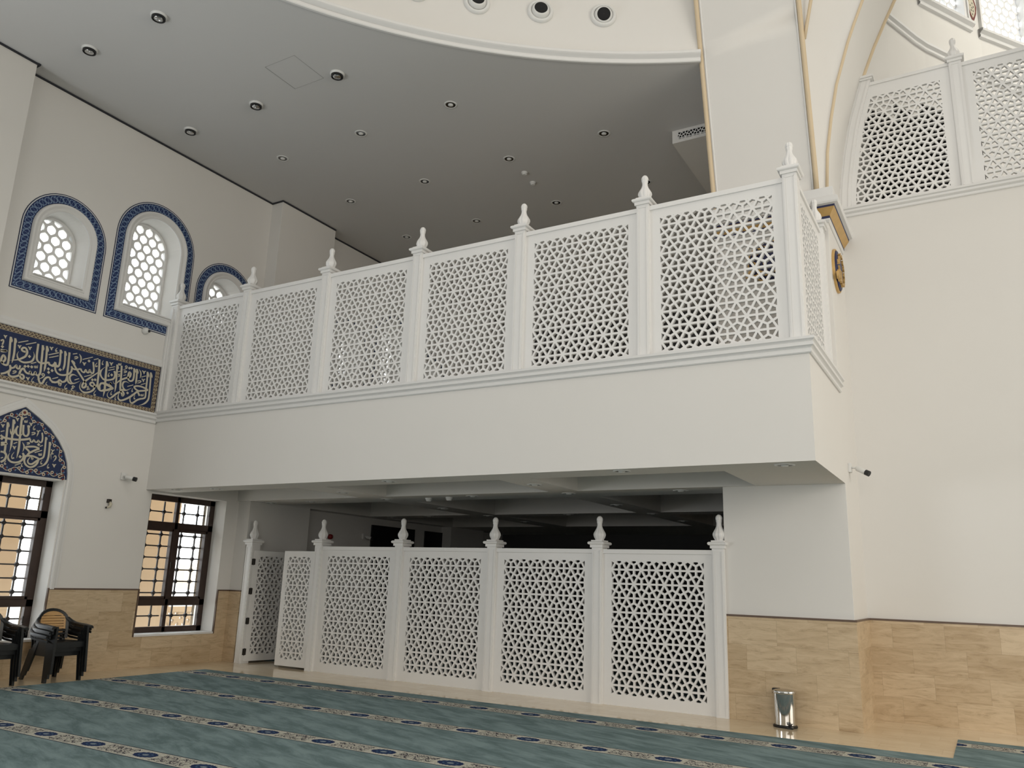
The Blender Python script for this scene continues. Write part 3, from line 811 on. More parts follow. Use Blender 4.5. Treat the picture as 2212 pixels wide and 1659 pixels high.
CAL_BAND = """30 1 -244 4957 -229 4826 -220 4687 -214 4548 -221 4470 -265 4405 -326 4361 -383 4337;24 1 -243 4953 -221 4919 -202 4868;30 1 -308 4953 -295 4811 -292 4699 -285 4582 -284 4505 -314 4474 -379 4450 -434 4418 -486 4369 -517 4349 -549 4363 -564 4411 -554 4468 -538 4506;24 1 -304 4946 -284 4911 -267 4860;31 0 -252 4638 -336 4661 -414 4668 -487 4655 -517 4628 -486 4600 -430 4581;31 1 -251 4635 -335 4606 -430 4578 -476 4540 -534 4479 -612 4414 -692 4364 -748 4352 -783 4385 -784 4439 -769 4476;31 0 -442 4561 -418 4532 -398 4501;29 1 -520 4953 -504 4832 -500 4735 -503 4683;24 1 -519 4946 -499 4917 -483 4872;30 1 -573 4951 -557 4833 -560 4756 -588 4722 -632 4719 -656 4754 -661 4808 -648 4863 -621 4845 -621 4811 -635 4780 -696 4748 -776 4699 -827 4653 -863 4611 -899 4609 -920 4652;24 1 -570 4944 -551 4920 -535 4880;30 1 -808 4938 -792 4797 -784 4670 -776 4576 -760 4512 -730 4464 -711 4434 -692 4472 -719 4504 -764 4491 -822 4451 -877 4392 -927 4348 -972 4365 -984 4416 -954 4469;30 2 -617 4674 -672 4689 -721 4674 -738 4626 -719 4575 -678 4544 -635 4553 -569 4602;30 0 -764 4538 -735 4534 -670 4544;30 1 -888 4938 -874 4812 -861 4645 -856 4545 -857 4463;24 1 -886 4931 -868 4906 -852 4865;30 1 -1078 4945 -1065 4799 -1052 4634 -1040 4503 -1041 4423 -1046 4349;24 1 -1075 4938 -1056 4907 -1039 4860;29 0 -925 4816 -900 4758 -912 4691 -970 4654 -1051 4631 -1108 4638;24 1 -923 4810 -907 4803 -894 4780;31 0 -1096 4564 -1039 4557 -965 4540 -902 4524 -957 4488 -1023 4460 -1078 4454;29 0 -1054 4567 -1039 4464;14 0 -1020 4848 -923 4892;14 0 -1030 4801 -927 4850;14 0 -410 4833 -328 4874;14 0 -400 4699 -318 4742;14 0 -645 4613 -541 4664;14 0 -746 4781 -702 4805;14 0 -854 4820 -810 4841;-24 0 -959 4740;-24 0 -954 4592;-24 0 -627 4502;-24 0 -661 4931;-24 0 -623 4940;19 1 -415 4945 -391 4935 -372 4893;17 1 -374 4901 -368 4939 -343 4958;19 1 -402 4804 -379 4794 -360 4752;17 1 -361 4760 -355 4798 -330 4817;19 1 -1029 4941 -1007 4931 -989 4891;17 1 -990 4899 -985 4936 -962 4954;14 0 -868 4966 -862 4940 -847 4941 -846 4971;14 1 -843 4953 -835 4944 -824 4949 -822 4987;14 0 -374 4536 -369 4510 -353 4511 -352 4541;14 1 -349 4523 -340 4514 -329 4518 -327 4556;20 2 -479 4957 -442 4916 -428 4864 -436 4805;14 1 -716 4919 -737 4934 -726 4958 -706 4948 -712 4917 -748 4887 -789 4867;17 0 -477 4743 -436 4762 -407 4758;17 1 -407 4758 -431 4730 -481 4707;17 0 -750 4853 -719 4869 -696 4865;17 1 -696 4865 -715 4844 -753 4825;14 3 -542 4601 -551 4565 -551 4541 -532 4559;14 3 -912 4472 -923 4435 -919 4406 -904 4426;14 3 -822 4404 -837 4367 -830 4341 -818 4356;14 3 -481 4498 -494 4460 -488 4427 -472 4441;14 3 -1003 4767 -1018 4730 -1017 4700 -998 4718;13 0 -847 4777 -820 4789 -836 4766 -811 4759 -842 4739;31 1 -1725 4929 -1719 4837 -1710 4709 -1704 4582 -1691 4502 -1660 4451 -1616 4442 -1554 4462 -1484 4511;30 0 -1699 4519 -1716 4460 -1763 4434 -1808 4455 -1819 4427 -1807 4392 -1787 4371 -1782 4416;30 0 -1814 4435 -1865 4404 -1927 4396;30 2 -1534 4577 -1589 4591 -1633 4580 -1656 4542 -1644 4493 -1606 4457 -1554 4459;30 1 -1797 4933 -1778 4822 -1770 4720 -1775 4655 -1781 4615;24 1 -1796 4926 -1778 4901 -1762 4861;30 0 -1871 4936 -1857 4833 -1850 4739 -1858 4673 -1890 4655 -1925 4675 -1923 4720;30 0 -1928 4674 -1940 4652 -1970 4645;29 0 -1915 4665 -1900 4598 -1859 4551 -1800 4540 -1732 4555 -1674 4589 -1646 4635 -1644 4687 -1659 4716;24 1 -1870 4929 -1853 4912 -1839 4880;31 1 -1669 4811 -1632 4768 -1583 4709 -1518 4640 -1455 4577 -1406 4523 -1371 4478 -1384 4433 -1422 4421 -1429 4465 -1407 4513 -1371 4557 -1284 4643 -1195 4731 -1137 4799 -1095 4843;24 1 -1665 4808 -1633 4794 -1602 4766;27 0 -1658 4709 -1618 4681 -1560 4688 -1504 4712;27 0 -1501 4716 -1479 4679 -1437 4669 -1415 4717 -1392 4683 -1359 4688 -1348 4734 -1323 4693 -1288 4692 -1281 4750 -1312 4875;21 2 -1563 4946 -1531 4905 -1520 4849 -1528 4797;31 0 -1213 4944 -1197 4804 -1189 4672 -1181 4541 -1164 4479 -1119 4437 -1051 4450 -986 4482 -922 4520;31 1 -1077 4948 -1069 4836 -1062 4703 -1054 4604 -1046 4505 -1045 4412 -1048 4349;24 1 -1075 4942 -1056 4910 -1041 4863;31 0 -1125 4455 -1138 4511 -1121 4555 -1078 4572 -1029 4570 -956 4553 -926 4546;29 2 -1113 4821 -1147 4776 -1158 4713 -1120 4655 -1060 4629 -998 4637 -944 4656;30 1 -1184 4521 -1216 4481 -1263 4478 -1300 4495 -1295 4527 -1259 4538 -1233 4510 -1221 4466 -1239 4416 -1299 4370 -1370 4348 -1425 4362 -1464 4405 -1469 4456 -1456 4505;14 0 -1494 4872 -1332 4953;14 0 -1305 4917 -1232 4953;14 0 -1422 4601 -1301 4662;14 0 -1572 4510 -1503 4549;14 0 -1926 4446 -1840 4492;14 0 -2001 4828 -1897 4881;14 0 -1993 4779 -1891 4831;14 0 -1665 4919 -1597 4947;14 0 -1345 4399 -1291 4424;-24 0 -1829 4617;-24 0 -1383 4874;-24 0 -1277 4582;-24 0 -1231 4593;-24 0 -957 4586;17 0 -1634 4873 -1601 4891 -1576 4887;17 1 -1576 4887 -1596 4863 -1636 4842;19 1 -1488 4825 -1468 4815 -1451 4776;17 1 -1452 4784 -1447 4819 -1426 4836;14 3 -1244 4879 -1265 4840 -1257 4809 -1232 4829;14 3 -1140 4946 -1154 4902 -1149 4873 -1134 4887;14 3 -1185 4421 -1212 4376 -1202 4339 -1181 4356;14 3 -1678 4421 -1705 4377 -1698 4337 -1666 4354;14 3 -1928 4950 -1945 4919 -1940 4892 -1927 4908;17 1 -1547 4399 -1579 4412 -1591 4390 -1567 4381 -1595 4356 -1578 4333 -1513 4354;13 0 -1325 4463 -1349 4444 -1314 4439 -1344 4418;31 0 -2228 4934 -2225 4847 -2219 4741 -2204 4682 -2170 4654 -2121 4650 -2068 4667 -2022 4685 -2005 4657 -1955 4656 -1927 4696 -1921 4714;30 0 -1921 4714 -1901 4671 -1868 4666;31 0 -2157 4931 -2145 4805 -2133 4650 -2124 4527 -2127 4476 -2152 4447 -2182 4457 -2198 4491 -2213 4450 -2250 4440 -2277 4481 -2284 4446 -2326 4447 -2360 4476 -2378 4502 -2408 4479 -2423 4430 -2421 4400 -2378 4404 -2353 4373 -2367 4342 -2397 4351 -2422 4384 -2463 4359 -2523 4339 -2570 4355 -2582 4398 -2566 4450 -2584 4506;26 0 -2582 4504 -2557 4470 -2520 4484 -2492 4526 -2478 4484 -2444 4485 -2436 4537;30 0 -2569 4425 -2626 4375 -2688 4345;30 1 -2093 4936 -2080 4822 -2073 4729 -2069 4635 -2069 4566 -2072 4526;24 1 -2089 4930 -2070 4898 -2054 4851;24 1 -2156 4925 -2140 4897 -2127 4854;31 0 -2642 4931 -2635 4828 -2620 4679 -2614 4578 -2616 4510 -2646 4491 -2688 4504 -2714 4540 -2713 4594 -2694 4629 -2664 4595 -2669 4551 -2706 4510;24 1 -2639 4925 -2624 4896 -2611 4853;30 1 -2577 4927 -2564 4817 -2554 4697 -2555 4605 -2561 4542;24 1 -2575 4921 -2561 4897 -2550 4858;31 1 -2393 4761 -2441 4764 -2454 4791 -2432 4817 -2396 4813 -2369 4764 -2382 4699 -2422 4658 -2479 4618 -2544 4592 -2593 4574;30 2 -2495 4740 -2508 4697 -2497 4651 -2461 4611 -2399 4594 -2331 4612 -2277 4645 -2257 4700 -2260 4750 -2282 4791;14 0 -2524 4874 -2386 4941;14 0 -2410 4875 -2264 4946;14 0 -2285 4603 -2211 4643;14 0 -2046 4806 -1898 4876;14 0 -2027 4766 -1890 4830;14 0 -1925 4446 -1838 4489;-24 0 -2325 4706;-24 0 -2735 4752;-24 0 -2363 4540;-24 0 -2318 4551;-24 0 -2265 4555;-24 0 -2011 4586;-24 0 -1950 4573;-24 0 -1999 4533;-24 0 -1825 4619;19 1 -2748 4926 -2731 4917 -2715 4881;17 1 -2716 4888 -2713 4921 -2695 4937;19 1 -2522 4832 -2504 4824 -2488 4787;17 1 -2489 4794 -2486 4827 -2468 4843;19 1 -2369 4849 -2350 4840 -2334 4804;17 1 -2336 4811 -2332 4844 -2313 4860;19 1 -2048 4933 -2029 4924 -2012 4886;17 1 -2014 4894 -2010 4928 -1990 4945;19 1 -2319 4379 -2301 4370 -2285 4333;17 1 -2286 4340 -2282 4373 -2264 4388;14 0 -2225 4584 -2219 4556 -2204 4558 -2204 4589;14 1 -2201 4571 -2193 4561 -2182 4565 -2181 4605;17 0 -2527 4419 -2496 4435 -2474 4431;17 1 -2474 4431 -2492 4407 -2529 4388;14 3 -1929 4949 -1949 4914 -1941 4886 -1924 4902;14 3 -2201 4412 -2228 4360 -2215 4324 -2194 4341;14 3 -1992 4383 -2008 4354 -2001 4328 -1987 4339;17 1 -2072 4458 -2093 4472 -2079 4494 -2055 4481 -2064 4448 -2104 4410 -2158 4376;30 0 -2143 4442 -2126 4383 -2098 4341 -2062 4348 -2042 4409 -2012 4448 -1970 4456 -1945 4419 -1905 4402 -1850 4410 -1810 4438;31 0 -2752 4702 -2717 4699 -2664 4704 -2715 4684 -2748 4682;21 0 -2775 4832 -2745 4856 -2734 4831 -2742 4781"""
CAL_TYMP = """30 1 -1794 3468 -1785 3399 -1779 3309 -1776 3224 -1794 3148 -1839 3094 -1920 3056;24 1 -1791 3462 -1779 3444 -1769 3411;27 0 -1866 3533 -1858 3449 -1849 3328 -1851 3231 -1881 3196 -1923 3178;24 1 -1864 3527 -1852 3514 -1843 3488;30 0 -1937 3342 -2005 3358 -2075 3350 -2134 3335 -2134 3314 -2100 3290 -2065 3256;30 0 -1936 3339 -1986 3313 -2044 3274 -2081 3245 -2103 3206 -2150 3188 -2151 3210 -2173 3237;29 1 -2142 3194 -2086 3208 -2028 3214 -1966 3202 -1925 3187 -1925 3169 -1966 3130 -2007 3094 -2054 3094 -2078 3132 -2058 3183 -2041 3202;29 0 -2124 3190 -2130 3125 -2097 3070 -2033 3043 -1972 3066 -1933 3117 -1924 3166;30 1 -2149 3205 -2156 3150 -2196 3103 -2255 3082 -2318 3085 -2360 3115 -2371 3160 -2357 3209;20 0 -2035 3204 -2019 3161 -2010 3187;31 1 -2275 3772 -2269 3650 -2259 3532 -2250 3415 -2241 3297 -2243 3208 -2247 3148;24 1 -2273 3766 -2260 3753 -2250 3726;31 1 -2386 3712 -2375 3601 -2366 3484 -2359 3397 -2355 3309 -2362 3220;24 1 -2383 3706 -2368 3683 -2356 3646;31 0 -2462 3656 -2453 3557 -2444 3441 -2439 3354 -2432 3267 -2429 3216 -2400 3168 -2411 3102 -2460 3060;24 1 -2459 3650 -2445 3624 -2432 3585;33 0 -2529 3450 -2492 3427 -2440 3419 -2354 3418 -2252 3426 -2163 3447 -2096 3470;24 0 -2098 3464 -2086 3427 -2059 3425 -2041 3458 -2018 3432 -1983 3437 -1974 3463 -1948 3440 -1919 3448 -1916 3512 -1937 3588;29 0 -2163 3663 -2147 3606 -2137 3541 -2155 3502 -2190 3501 -2217 3539 -2232 3657;27 2 -2218 3533 -2242 3498 -2280 3486 -2313 3511 -2320 3557 -2309 3625;24 1 -2309 3625 -2335 3567 -2357 3497 -2378 3487 -2402 3525 -2412 3568;24 1 -2161 3657 -2146 3652 -2133 3632;19 2 -2207 3398 -2175 3355 -2167 3309 -2176 3255;30 0 -2509 3338 -2466 3347 -2425 3339 -2462 3321 -2504 3307;29 0 -2487 3212 -2441 3208 -2403 3179;14 0 -2242 3763 -2201 3783;14 0 -2326 3355 -2277 3384;14 0 -1996 3270 -1891 3322;14 0 -1936 3375 -1892 3398;14 0 -2253 3040 -2169 3084;14 0 -2538 3501 -2489 3522;14 0 -2470 3117 -2439 3133;-24 0 -1959 3399;-24 0 -2200 3177;-24 0 -2507 3401;19 1 -2361 3738 -2343 3728 -2327 3692;17 1 -2329 3699 -2325 3731 -2307 3745;19 1 -2151 3705 -2133 3695 -2117 3658;17 1 -2118 3665 -2114 3698 -2095 3712;19 1 -2332 3316 -2315 3306 -2299 3269;17 1 -2300 3276 -2297 3308 -2278 3321;19 1 -2551 3608 -2533 3598 -2518 3562;17 1 -2519 3569 -2516 3600 -2498 3614;19 1 -1698 3135 -1679 3124 -1662 3086;17 1 -1664 3093 -1659 3126 -1639 3140;17 1 -2022 3607 -1997 3584 -2009 3515;14 1 -1997 3584 -1986 3610 -1962 3611;16 0 -1756 3355 -1731 3334 -1738 3290 -1709 3298;13 0 -1728 3335 -1701 3360;14 0 -2227 3727 -2221 3701 -2207 3702 -2207 3731;14 1 -2204 3713 -2197 3704 -2187 3707 -2186 3744;14 0 -1930 3268 -1924 3241 -1910 3242 -1910 3271;14 1 -1907 3253 -1899 3243 -1889 3247 -1888 3283;17 0 -2092 3557 -2060 3571 -2037 3565;17 1 -2037 3565 -2056 3543 -2094 3526;17 0 -2137 3395 -2113 3405 -2095 3401;17 1 -2095 3401 -2109 3385 -2138 3372;14 3 -2059 3682 -2080 3648 -2073 3610 -2050 3629;14 3 -2298 3230 -2321 3179 -2313 3136 -2284 3149;14 3 -1865 3174 -1881 3142 -1873 3113 -1857 3124;14 3 -1754 3130 -1766 3092 -1758 3065 -1740 3083;14 3 -2144 3087 -2158 3056 -2152 3036 -2139 3046;14 3 -2389 3088 -2403 3056 -2397 3035 -2382 3048;14 1 -1747 3286 -1730 3203;20 2 -1704 3234 -1679 3269 -1658 3247 -1669 3209 -1691 3174"""
build('lettering', strokes(CAL_TYMP, lambda x, y, z: loc3(x, y, z), 0.013), 'cream', tym, merge=False)
# floral border of the tympanum: vine, rings, leaves
def along(P, s):
    d = 0
    for a, b in zip(P, P[1:]):
        l = math.dist(a, b)
        if d + l >= s:
            t = (s - d) / l; return (a[0] + (b[0] - a[0]) * t, a[1] + (b[1] - a[1]) * t), ((b[0] - a[0]) / l, (b[1] - a[1]) / l)
        d += l
    return P[-1], (0, -1)
vine = MB(); ring = MB(); leaf = MB(); blue = MB()
def disc(mb_, c, r, x, seg=10, r2=None):
    if r2 is None: mb_.poly([loc3(x, c[0] + r * math.cos(2 * PI * k / seg), c[1] + r * math.sin(2 * PI * k / seg)) for k in range(seg)])
    else:
        for k in range(seg):
            a, b = 2 * PI * k / seg, 2 * PI * (k + 1) / seg
            mb_.quad(*[loc3(x, c[0] + q * math.cos(t), c[1] + q * math.sin(t)) for q, t in ((r, a), (r, b), (r2, b), (r2, a))])
def vline(mb_, P, wd, x):
    L_, R_ = [], []
    for i in range(len(P)):
        a = Vector(P[max(0, i - 1)]); b = Vector(P[min(len(P) - 1, i + 1)]); t = (b - a).normalized(); n_ = Vector((-t.y, t.x)) * wd / 2
        L_.append(loc3(x, P[i][0] + n_.x, P[i][1] + n_.y)); R_.append(loc3(x, P[i][0] - n_.x, P[i][1] - n_.y))
    mb_.grid([L_, R_])
mid = [(p[0], p[1]) for p in grow(HALF, -0.062)]
mid[0] = (-2.245, 3.925 - 0.085)
path_sets = [mid, mir(mid)[:], [(-3.0, 2.985), (-1.49, 2.985)]]
for P in path_sets:
    P = list(P); Ltot = sum(math.dist(a, b) for a, b in zip(P, P[1:]))
    line = []; n = int(Ltot / 0.0105)
    for i in range(n + 1):
        (c, t) = along(P, Ltot * i / n); nn = (-t[1], t[0]); a_ = math.sin(Ltot * i / n * 2 * PI / 0.235) * 0.030
        line.append((c[0] + nn[0] * a_, c[1] + nn[1] * a_))
    vline(vine, line, 0.011, 0.0105)
    m = int(Ltot / 0.1175)
    for i in range(m):
        s_ = (i + 0.5) * Ltot / m; (c, t) = along(P, s_); nn = (-t[1], t[0]); sg = 1 if i % 2 else -1
        q = (c[0] - nn[0] * 0.024 * sg, c[1] - nn[1] * 0.024 * sg)
        disc(ring, q, 0.026, 0.0112, 12, 0.0125); disc(leaf, q, 0.0125, 0.0115, 8)
        (c2, t2) = along(P, s_ + 0.052); nn = (-t2[1], t2[0])
        lf = [(c2[0] + nn[0] * 0.028 * sg, c2[1] + nn[1] * 0.028 * sg), (c2[0] + t2[0] * 0.022, c2[1] + t2[1] * 0.022), (c2[0] - nn[0] * 0.022 * sg, c2[1] - nn[1] * 0.022 * sg), (c2[0] - t2[0] * 0.012, c2[1] - t2[1] * 0.012)]
        leaf.poly([loc3(0.0118, *p) for p in lf])
        (c3, t3) = along(P, max(0, s_ - 0.05)); nn = (-t3[1], t3[0])
        lf = [(c3[0] + nn[0] * 0.034 * sg, c3[1] + nn[1] * 0.034 * sg), (c3[0] + t3[0] * 0.02, c3[1] + t3[1] * 0.02), (c3[0] - t3[0] * 0.02, c3[1] - t3[1] * 0.02)]
        blue.poly([loc3(0.0098, *p) for p in lf])
disc(ring, (-2.245, 3.845), 0.05, 0.0125, 8, 0.024); disc(leaf, (-2.245, 3.845), 0.024, 0.0128, 8)
fb = MB()
for k_, m_b in enumerate((vine, ring, leaf, blue)):
    n_ = len(fb.v); fb.v += m_b.v; fb.f += [tuple(n_ + i for i in f) for f in m_b.f]; fb.mi += [k_] * len(m_b.f)
build('floral_border', fb, ['cream', 'cream', 'maroon', 'lightblue'], tym, merge=False)

cp = thing('calligraphy_panel', 'long navy wall panel with cream calligraphy and a brown braided border', 'tile panel', (0.003, -1.6, 4.66))
def lc(x, y, z): return (x, y + 1.6, z - 4.66)
mb = MB(); y0, y1, z0, z1 = -3.15, -0.055, 4.235, 5.105
mb.box(*lc(0, y0, z0), *lc(0.006, y1, z1)); build('tile_field', mb, 'tileblue', cp)
mb = MB(); bw = 0.095
def strip(p0, p1, q1, q0):
    L = math.dist(p0, p1); mb.quad(lc(0.009, *p0), lc(0.009, *p1), lc(0.009, *q1), lc(0.009, *q0), uv=[(0, 0), (L, 0), (L, 1), (0, 1)])
strip((y1 - bw, z1 - bw), (y0, z1 - bw), (y0, z1), (y1, z1)); strip((y0, z0 + bw), (y1 - bw, z0 + bw), (y1, z0), (y0, z0)); strip((y1 - bw, z0 + bw), (y1 - bw, z1 - bw), (y1, z1), (y1, z0))
build('braided_border', mb, 'brownband', cp, merge=False)
build('lettering', strokes(CAL_BAND, lambda x, y, z: lc(x, y, z), 0.012), 'cream', cp, merge=False)

# ================================================================== lattice railings and screens
def post_parts(root, z0, zt, w=0.155, d=0.20, fin=0.345, smooth=True):
    """local: front face at y=0, centre x=0"""
    mb = MB(); mb.box(-w / 2, 0, z0, w / 2, d, zt)
    for s in (-1, 1):
        mb.box(s * (w / 2 - 0.022) - 0.006, -0.006, z0 + 0.02, s * (w / 2 - 0.022) + 0.006, 0.0, zt - 0.03)
        mb.box(s * (w / 2 - 0.040) - 0.003, -0.003, z0 + 0.02, s * (w / 2 - 0.040) + 0.003, 0.0, zt - 0.045)
    mb.box(-w / 2 + 0.02, -0.006, zt - 0.042, w / 2 - 0.02, 0.0, zt - 0.030)
    mb.box(-w / 2 - 0.006, 0.012, z0, w / 2 + 0.006, 0.05, zt)
    build('shaft', mb, 'lacquer', root)
    mb = MB()
    mb.box(-w / 2 - 0.020, -0.022, zt, w / 2 + 0.020, d + 0.022, zt + 0.040)
    a, b, e = w / 2 + 0.045, 0.048, 0.022
    rows = []
    for o, h in ((0, 0.040), (0.010, 0.043), (0.018, 0.052), (0.020, 0.063), (0.018, 0.074), (0.010, 0.083), (0.0, 0.086)):
        x_ = w / 2 + 0.028 + o; ya, yb = -0.030 - o, d + 0.030 + o
        rows.append([(-x_, ya, zt + h), (x_, ya, zt + h), (x_, yb, zt + h), (-x_, yb, zt + h)])
    mb.grid(rows, True, 0, True)
    mb.box(-w / 2 - 0.008, -0.012, zt + 0.086, w / 2 + 0.008, d + 0.012, zt + 0.106)
    build('cap', mb, 'lacquer', root)
    mb = MB(); k = fin / 0.36
    pr_ = [(0.070, 0), (0.062, 0.008), (0.066, 0.018), (0.082, 0.045), (0.092, 0.078), (0.088, 0.105), (0.070, 0.138), (0.052, 0.168), (0.040, 0.198), (0.035, 0.228), (0.036, 0.245), (0.041, 0.262), (0.043, 0.276), (0.040, 0.283), (0.046, 0.295), (0.046, 0.315), (0.038, 0.338), (0.022, 0.355), (0.002, 0.362)]
    mb.lathe([(r * 0.98, zt + 0.106 + h * k) for r, h in pr_], (0, d / 2, 0), 48, flute=8, amp=0.11)
    build('finial', mb, 'lacquer', root, smooth=True, auto=0.5)
def panel_parts(root, w, z0, z1, ox0, ox1, oz0, oz1, fret, rail=True, y0=0.05, t=0.045):
    """local: x from 0 to w; opening ox0..ox1"""
    fret.v = [(p[0], p[1] + y0, p[2]) for p in fret.v]
    build('fretwork', fret, 'lacquer', root)
    f = MB(); fl = [(0, z0), (w, z0), (w, z1), (0, z1)]; hl = [(ox0, oz0), (ox1, oz0), (ox1, oz1), (ox0, oz1)]
    for y in (y0, y0 + t):
        for i in range(4):
            j = (i + 1) % 4; f.quad((fl[i][0], y, fl[i][1]), (fl[j][0], y, fl[j][1]), (hl[j][0], y, hl[j][1]), (hl[i][0], y, hl[i][1]))
    for i in range(4):
        j = (i + 1) % 4; f.quad((fl[i][0], y0, fl[i][1]), (fl[j][0], y0, fl[j][1]), (fl[j][0], y0 + t, fl[j][1]), (fl[i][0], y0 + t, fl[i][1]))
    build('frame', f, 'lacquer', root)
    if rail:
        r = MB(); r.box(0, y0 - 0.022, z1 - 0.06, w, y0 + t + 0.022, z1); build('top_rail', r, 'lacquer', root, bevel=0.003)
ordn = ['first', 'second', 'third', 'fourth', 'fifth', 'sixth', 'seventh', 'eighth', 'ninth', 'tenth']
# ---- balcony railing
UX = [0.09, 1.94, 3.73, 5.535, 7.28, 9.06, 10.85]
UZ0, UZT = 4.285, 6.275
RW, OW = 1.79 - 0.155, 1.365
OZ0, OZ1 = 4.335, 6.080
A_, RR_ = OW / 6, 0.189
p0 = thing('railing_post', 'white balcony post with turned finial standing at the left wall', 'post', (UX[0], 0, 0), 0, 'posts of the balcony railing')
post_parts(p0, UZ0, UZT)
for i, x in enumerate(UX[1:], 1):
    lab = 'white balcony post with fluted finial, %s from the left wall' % ordn[i] if i < 6 else 'white corner post of the balcony railing nearest the big pier'
    dup(p0, (x, 0, 0), None, lab)
r0 = thing('lattice_railing', 'white lattice panel of the balcony railing, leftmost, beside the arched windows', 'railing', (UX[0] + 0.0775, 0, 0), 0, 'lattice panels of the balcony railing')
o0 = (RW - OW) / 2
panel_parts(r0, RW, UZ0, 6.255, o0, o0 + OW, OZ0, OZ1, fretwork(o0, OZ0, o0 + OW, OZ1, A_, RR_, OZ0 + 0.116))
for i in range(1, 6):
    wd = UX[i + 1] - UX[i]
    c = dup(r0, (UX[i] + 0.0775, 0, 0), None, 'white lattice panel of the balcony railing, %s from the left wall' % ordn[i] if i < 5 else 'white lattice panel of the balcony railing, rightmost, with gold showing behind it')
    c.scale = ((wd - 0.155) / RW, 1, 1)
r0.scale = ((UX[1] - UX[0] - 0.155) / RW, 1, 1)
# return of the railing along the balcony side: local x runs along +y, front faces +x
sp = dup(p0, (XR - 0.02, 1.72, 0), PI / 2, 'white railing post with finial against the side of the big pier')
sp['group'] = 'posts of the balcony railing'
sw = 1.72 - 0.0775 - 0.21
sr = thing('lattice_railing', 'white lattice panel on the short side of the balcony, seen edge on', 'railing', (XR - 0.02, 0.207, 0), PI / 2, 'lattice panels of the balcony railing')
so = 0.10
panel_parts(sr, sw, UZ0, 6.255, so, sw - so, OZ0, OZ1, fretwork(so, OZ0, sw - so, OZ1, (sw - 2 * so) / 5.5, RR_, OZ0 + 0.116))
mb = MB(); mb.box(XR - 0.11, 1.80, UZ0, XR - 0.06, YP, 6.255); struct(build('trim_railing_end', mb, 'lacquer'))

# ---- tribune railing under the arch
TZ = 7.222 - UZ0
t1 = dup(p0, (12.675, YW - 0.03, TZ), None, 'white tribune post with finial between the two upper right lattice panels', 'posts of the tribune railing')
t2 = dup(p0, (14.465, YW - 0.03, TZ), None, 'white tribune post at the far right beyond the second upper lattice panel', 'posts of the tribune railing')
tp = dup(r0, (12.7525, YW - 0.03, TZ), None, 'upper right white lattice panel cut off by the edge of the photo', 'lattice panels of the tribune')
tp.scale = (1, 1, 1)
zb, zt = OZ0 + TZ, OZ1 + TZ - 0.02
def ofs_planes(dx):
    out = []
    for (xa, za), (xb, zb2) in zip([(10.96, 7.0)] + PROF[1:6], PROF[1:7]):
        dx_, dz_ = xb - xa, zb2 - za; L = math.hypot(dx_, dz_)
        nx, nz = -dz_ / L, dx_ / L
        out.append((nx, nz, nx * (xa + dx) + nz * za))
    return out
t3 = thing('lattice_railing', 'upper right white lattice panel whose left edge curves with the arch', 'railing', (0, YW - 0.03, 0), 0, 'lattice panels of the tribune')
fx0, fx1 = 11.12, 12.46
fr = fretwork(fx0, zb, fx1, zt, A_, RR_, zb + 0.116, planes=ofs_planes(0.225))
fr.v = [(p[0], p[1] + 0.05, p[2]) for p in fr.v]
build('fretwork', fr, 'lacquer', t3)
f = MB(); ztp = 9.19
zz2 = sorted([7.222 + (ztp - 7.222) * k / 12 for k in range(13)] + [zb, zt])
for y in (0.05, 0.095):
    f.grid([[(px_(z) + 0.13, y, z), (px_(min(max(z, zb), zt)) + 0.225, y, z)] for z in zz2])
    f.quad((px_(zb) + 0.225, y, 7.222), (12.6, y, 7.222), (12.6, y, zb), (px_(zb) + 0.225, y, zb))
    f.quad((px_(zt) + 0.225, y, zt), (12.6, y, zt), (12.6, y, ztp), (px_(zt) + 0.225, y, ztp))
    f.quad((fx1, y, zb), (12.6, y, zb), (12.6, y, zt), (fx1, y, zt))
f.box(px_(ztp) + 0.1, 0.028, ztp, 12.6, 0.115, ztp + 0.05)
build('frame', f, 'lacquer', t3)
t4 = thing('railing_post', 'curved white half post leaning along the arch at the left end of the tribune', 'post', (0, YW - 0.03, 0))
f = MB(); zq = [7.222 + (9.27 - 7.222) * k / 14 for k in range(15)]
f.grid([[(px_(z), 0.12, z), (px_(z), 0.0, z), (px_(z) + 0.155, 0.0, z), (px_(z) + 0.155, 0.12, z)] for z in zq], False)
for o in (0.03, 0.115): f.grid([[(px_(z) + o, 0, z), (px_(z) + o, -0.008, z), (px_(z) + o + 0.012, -0.008, z), (px_(z) + o + 0.012, 0, z)] for z in zq])
build('shaft', f, 'lacquer', t4)
f = MB(); xx = px_(9.27); f.box(xx, -0.03, 9.27, xx + 0.18, 0.13, 9.30); f.box(xx, -0.05, 9.30, xx + 0.20, 0.15, 9.34); build('cap', f, 'lacquer', t4, bevel=0.006)

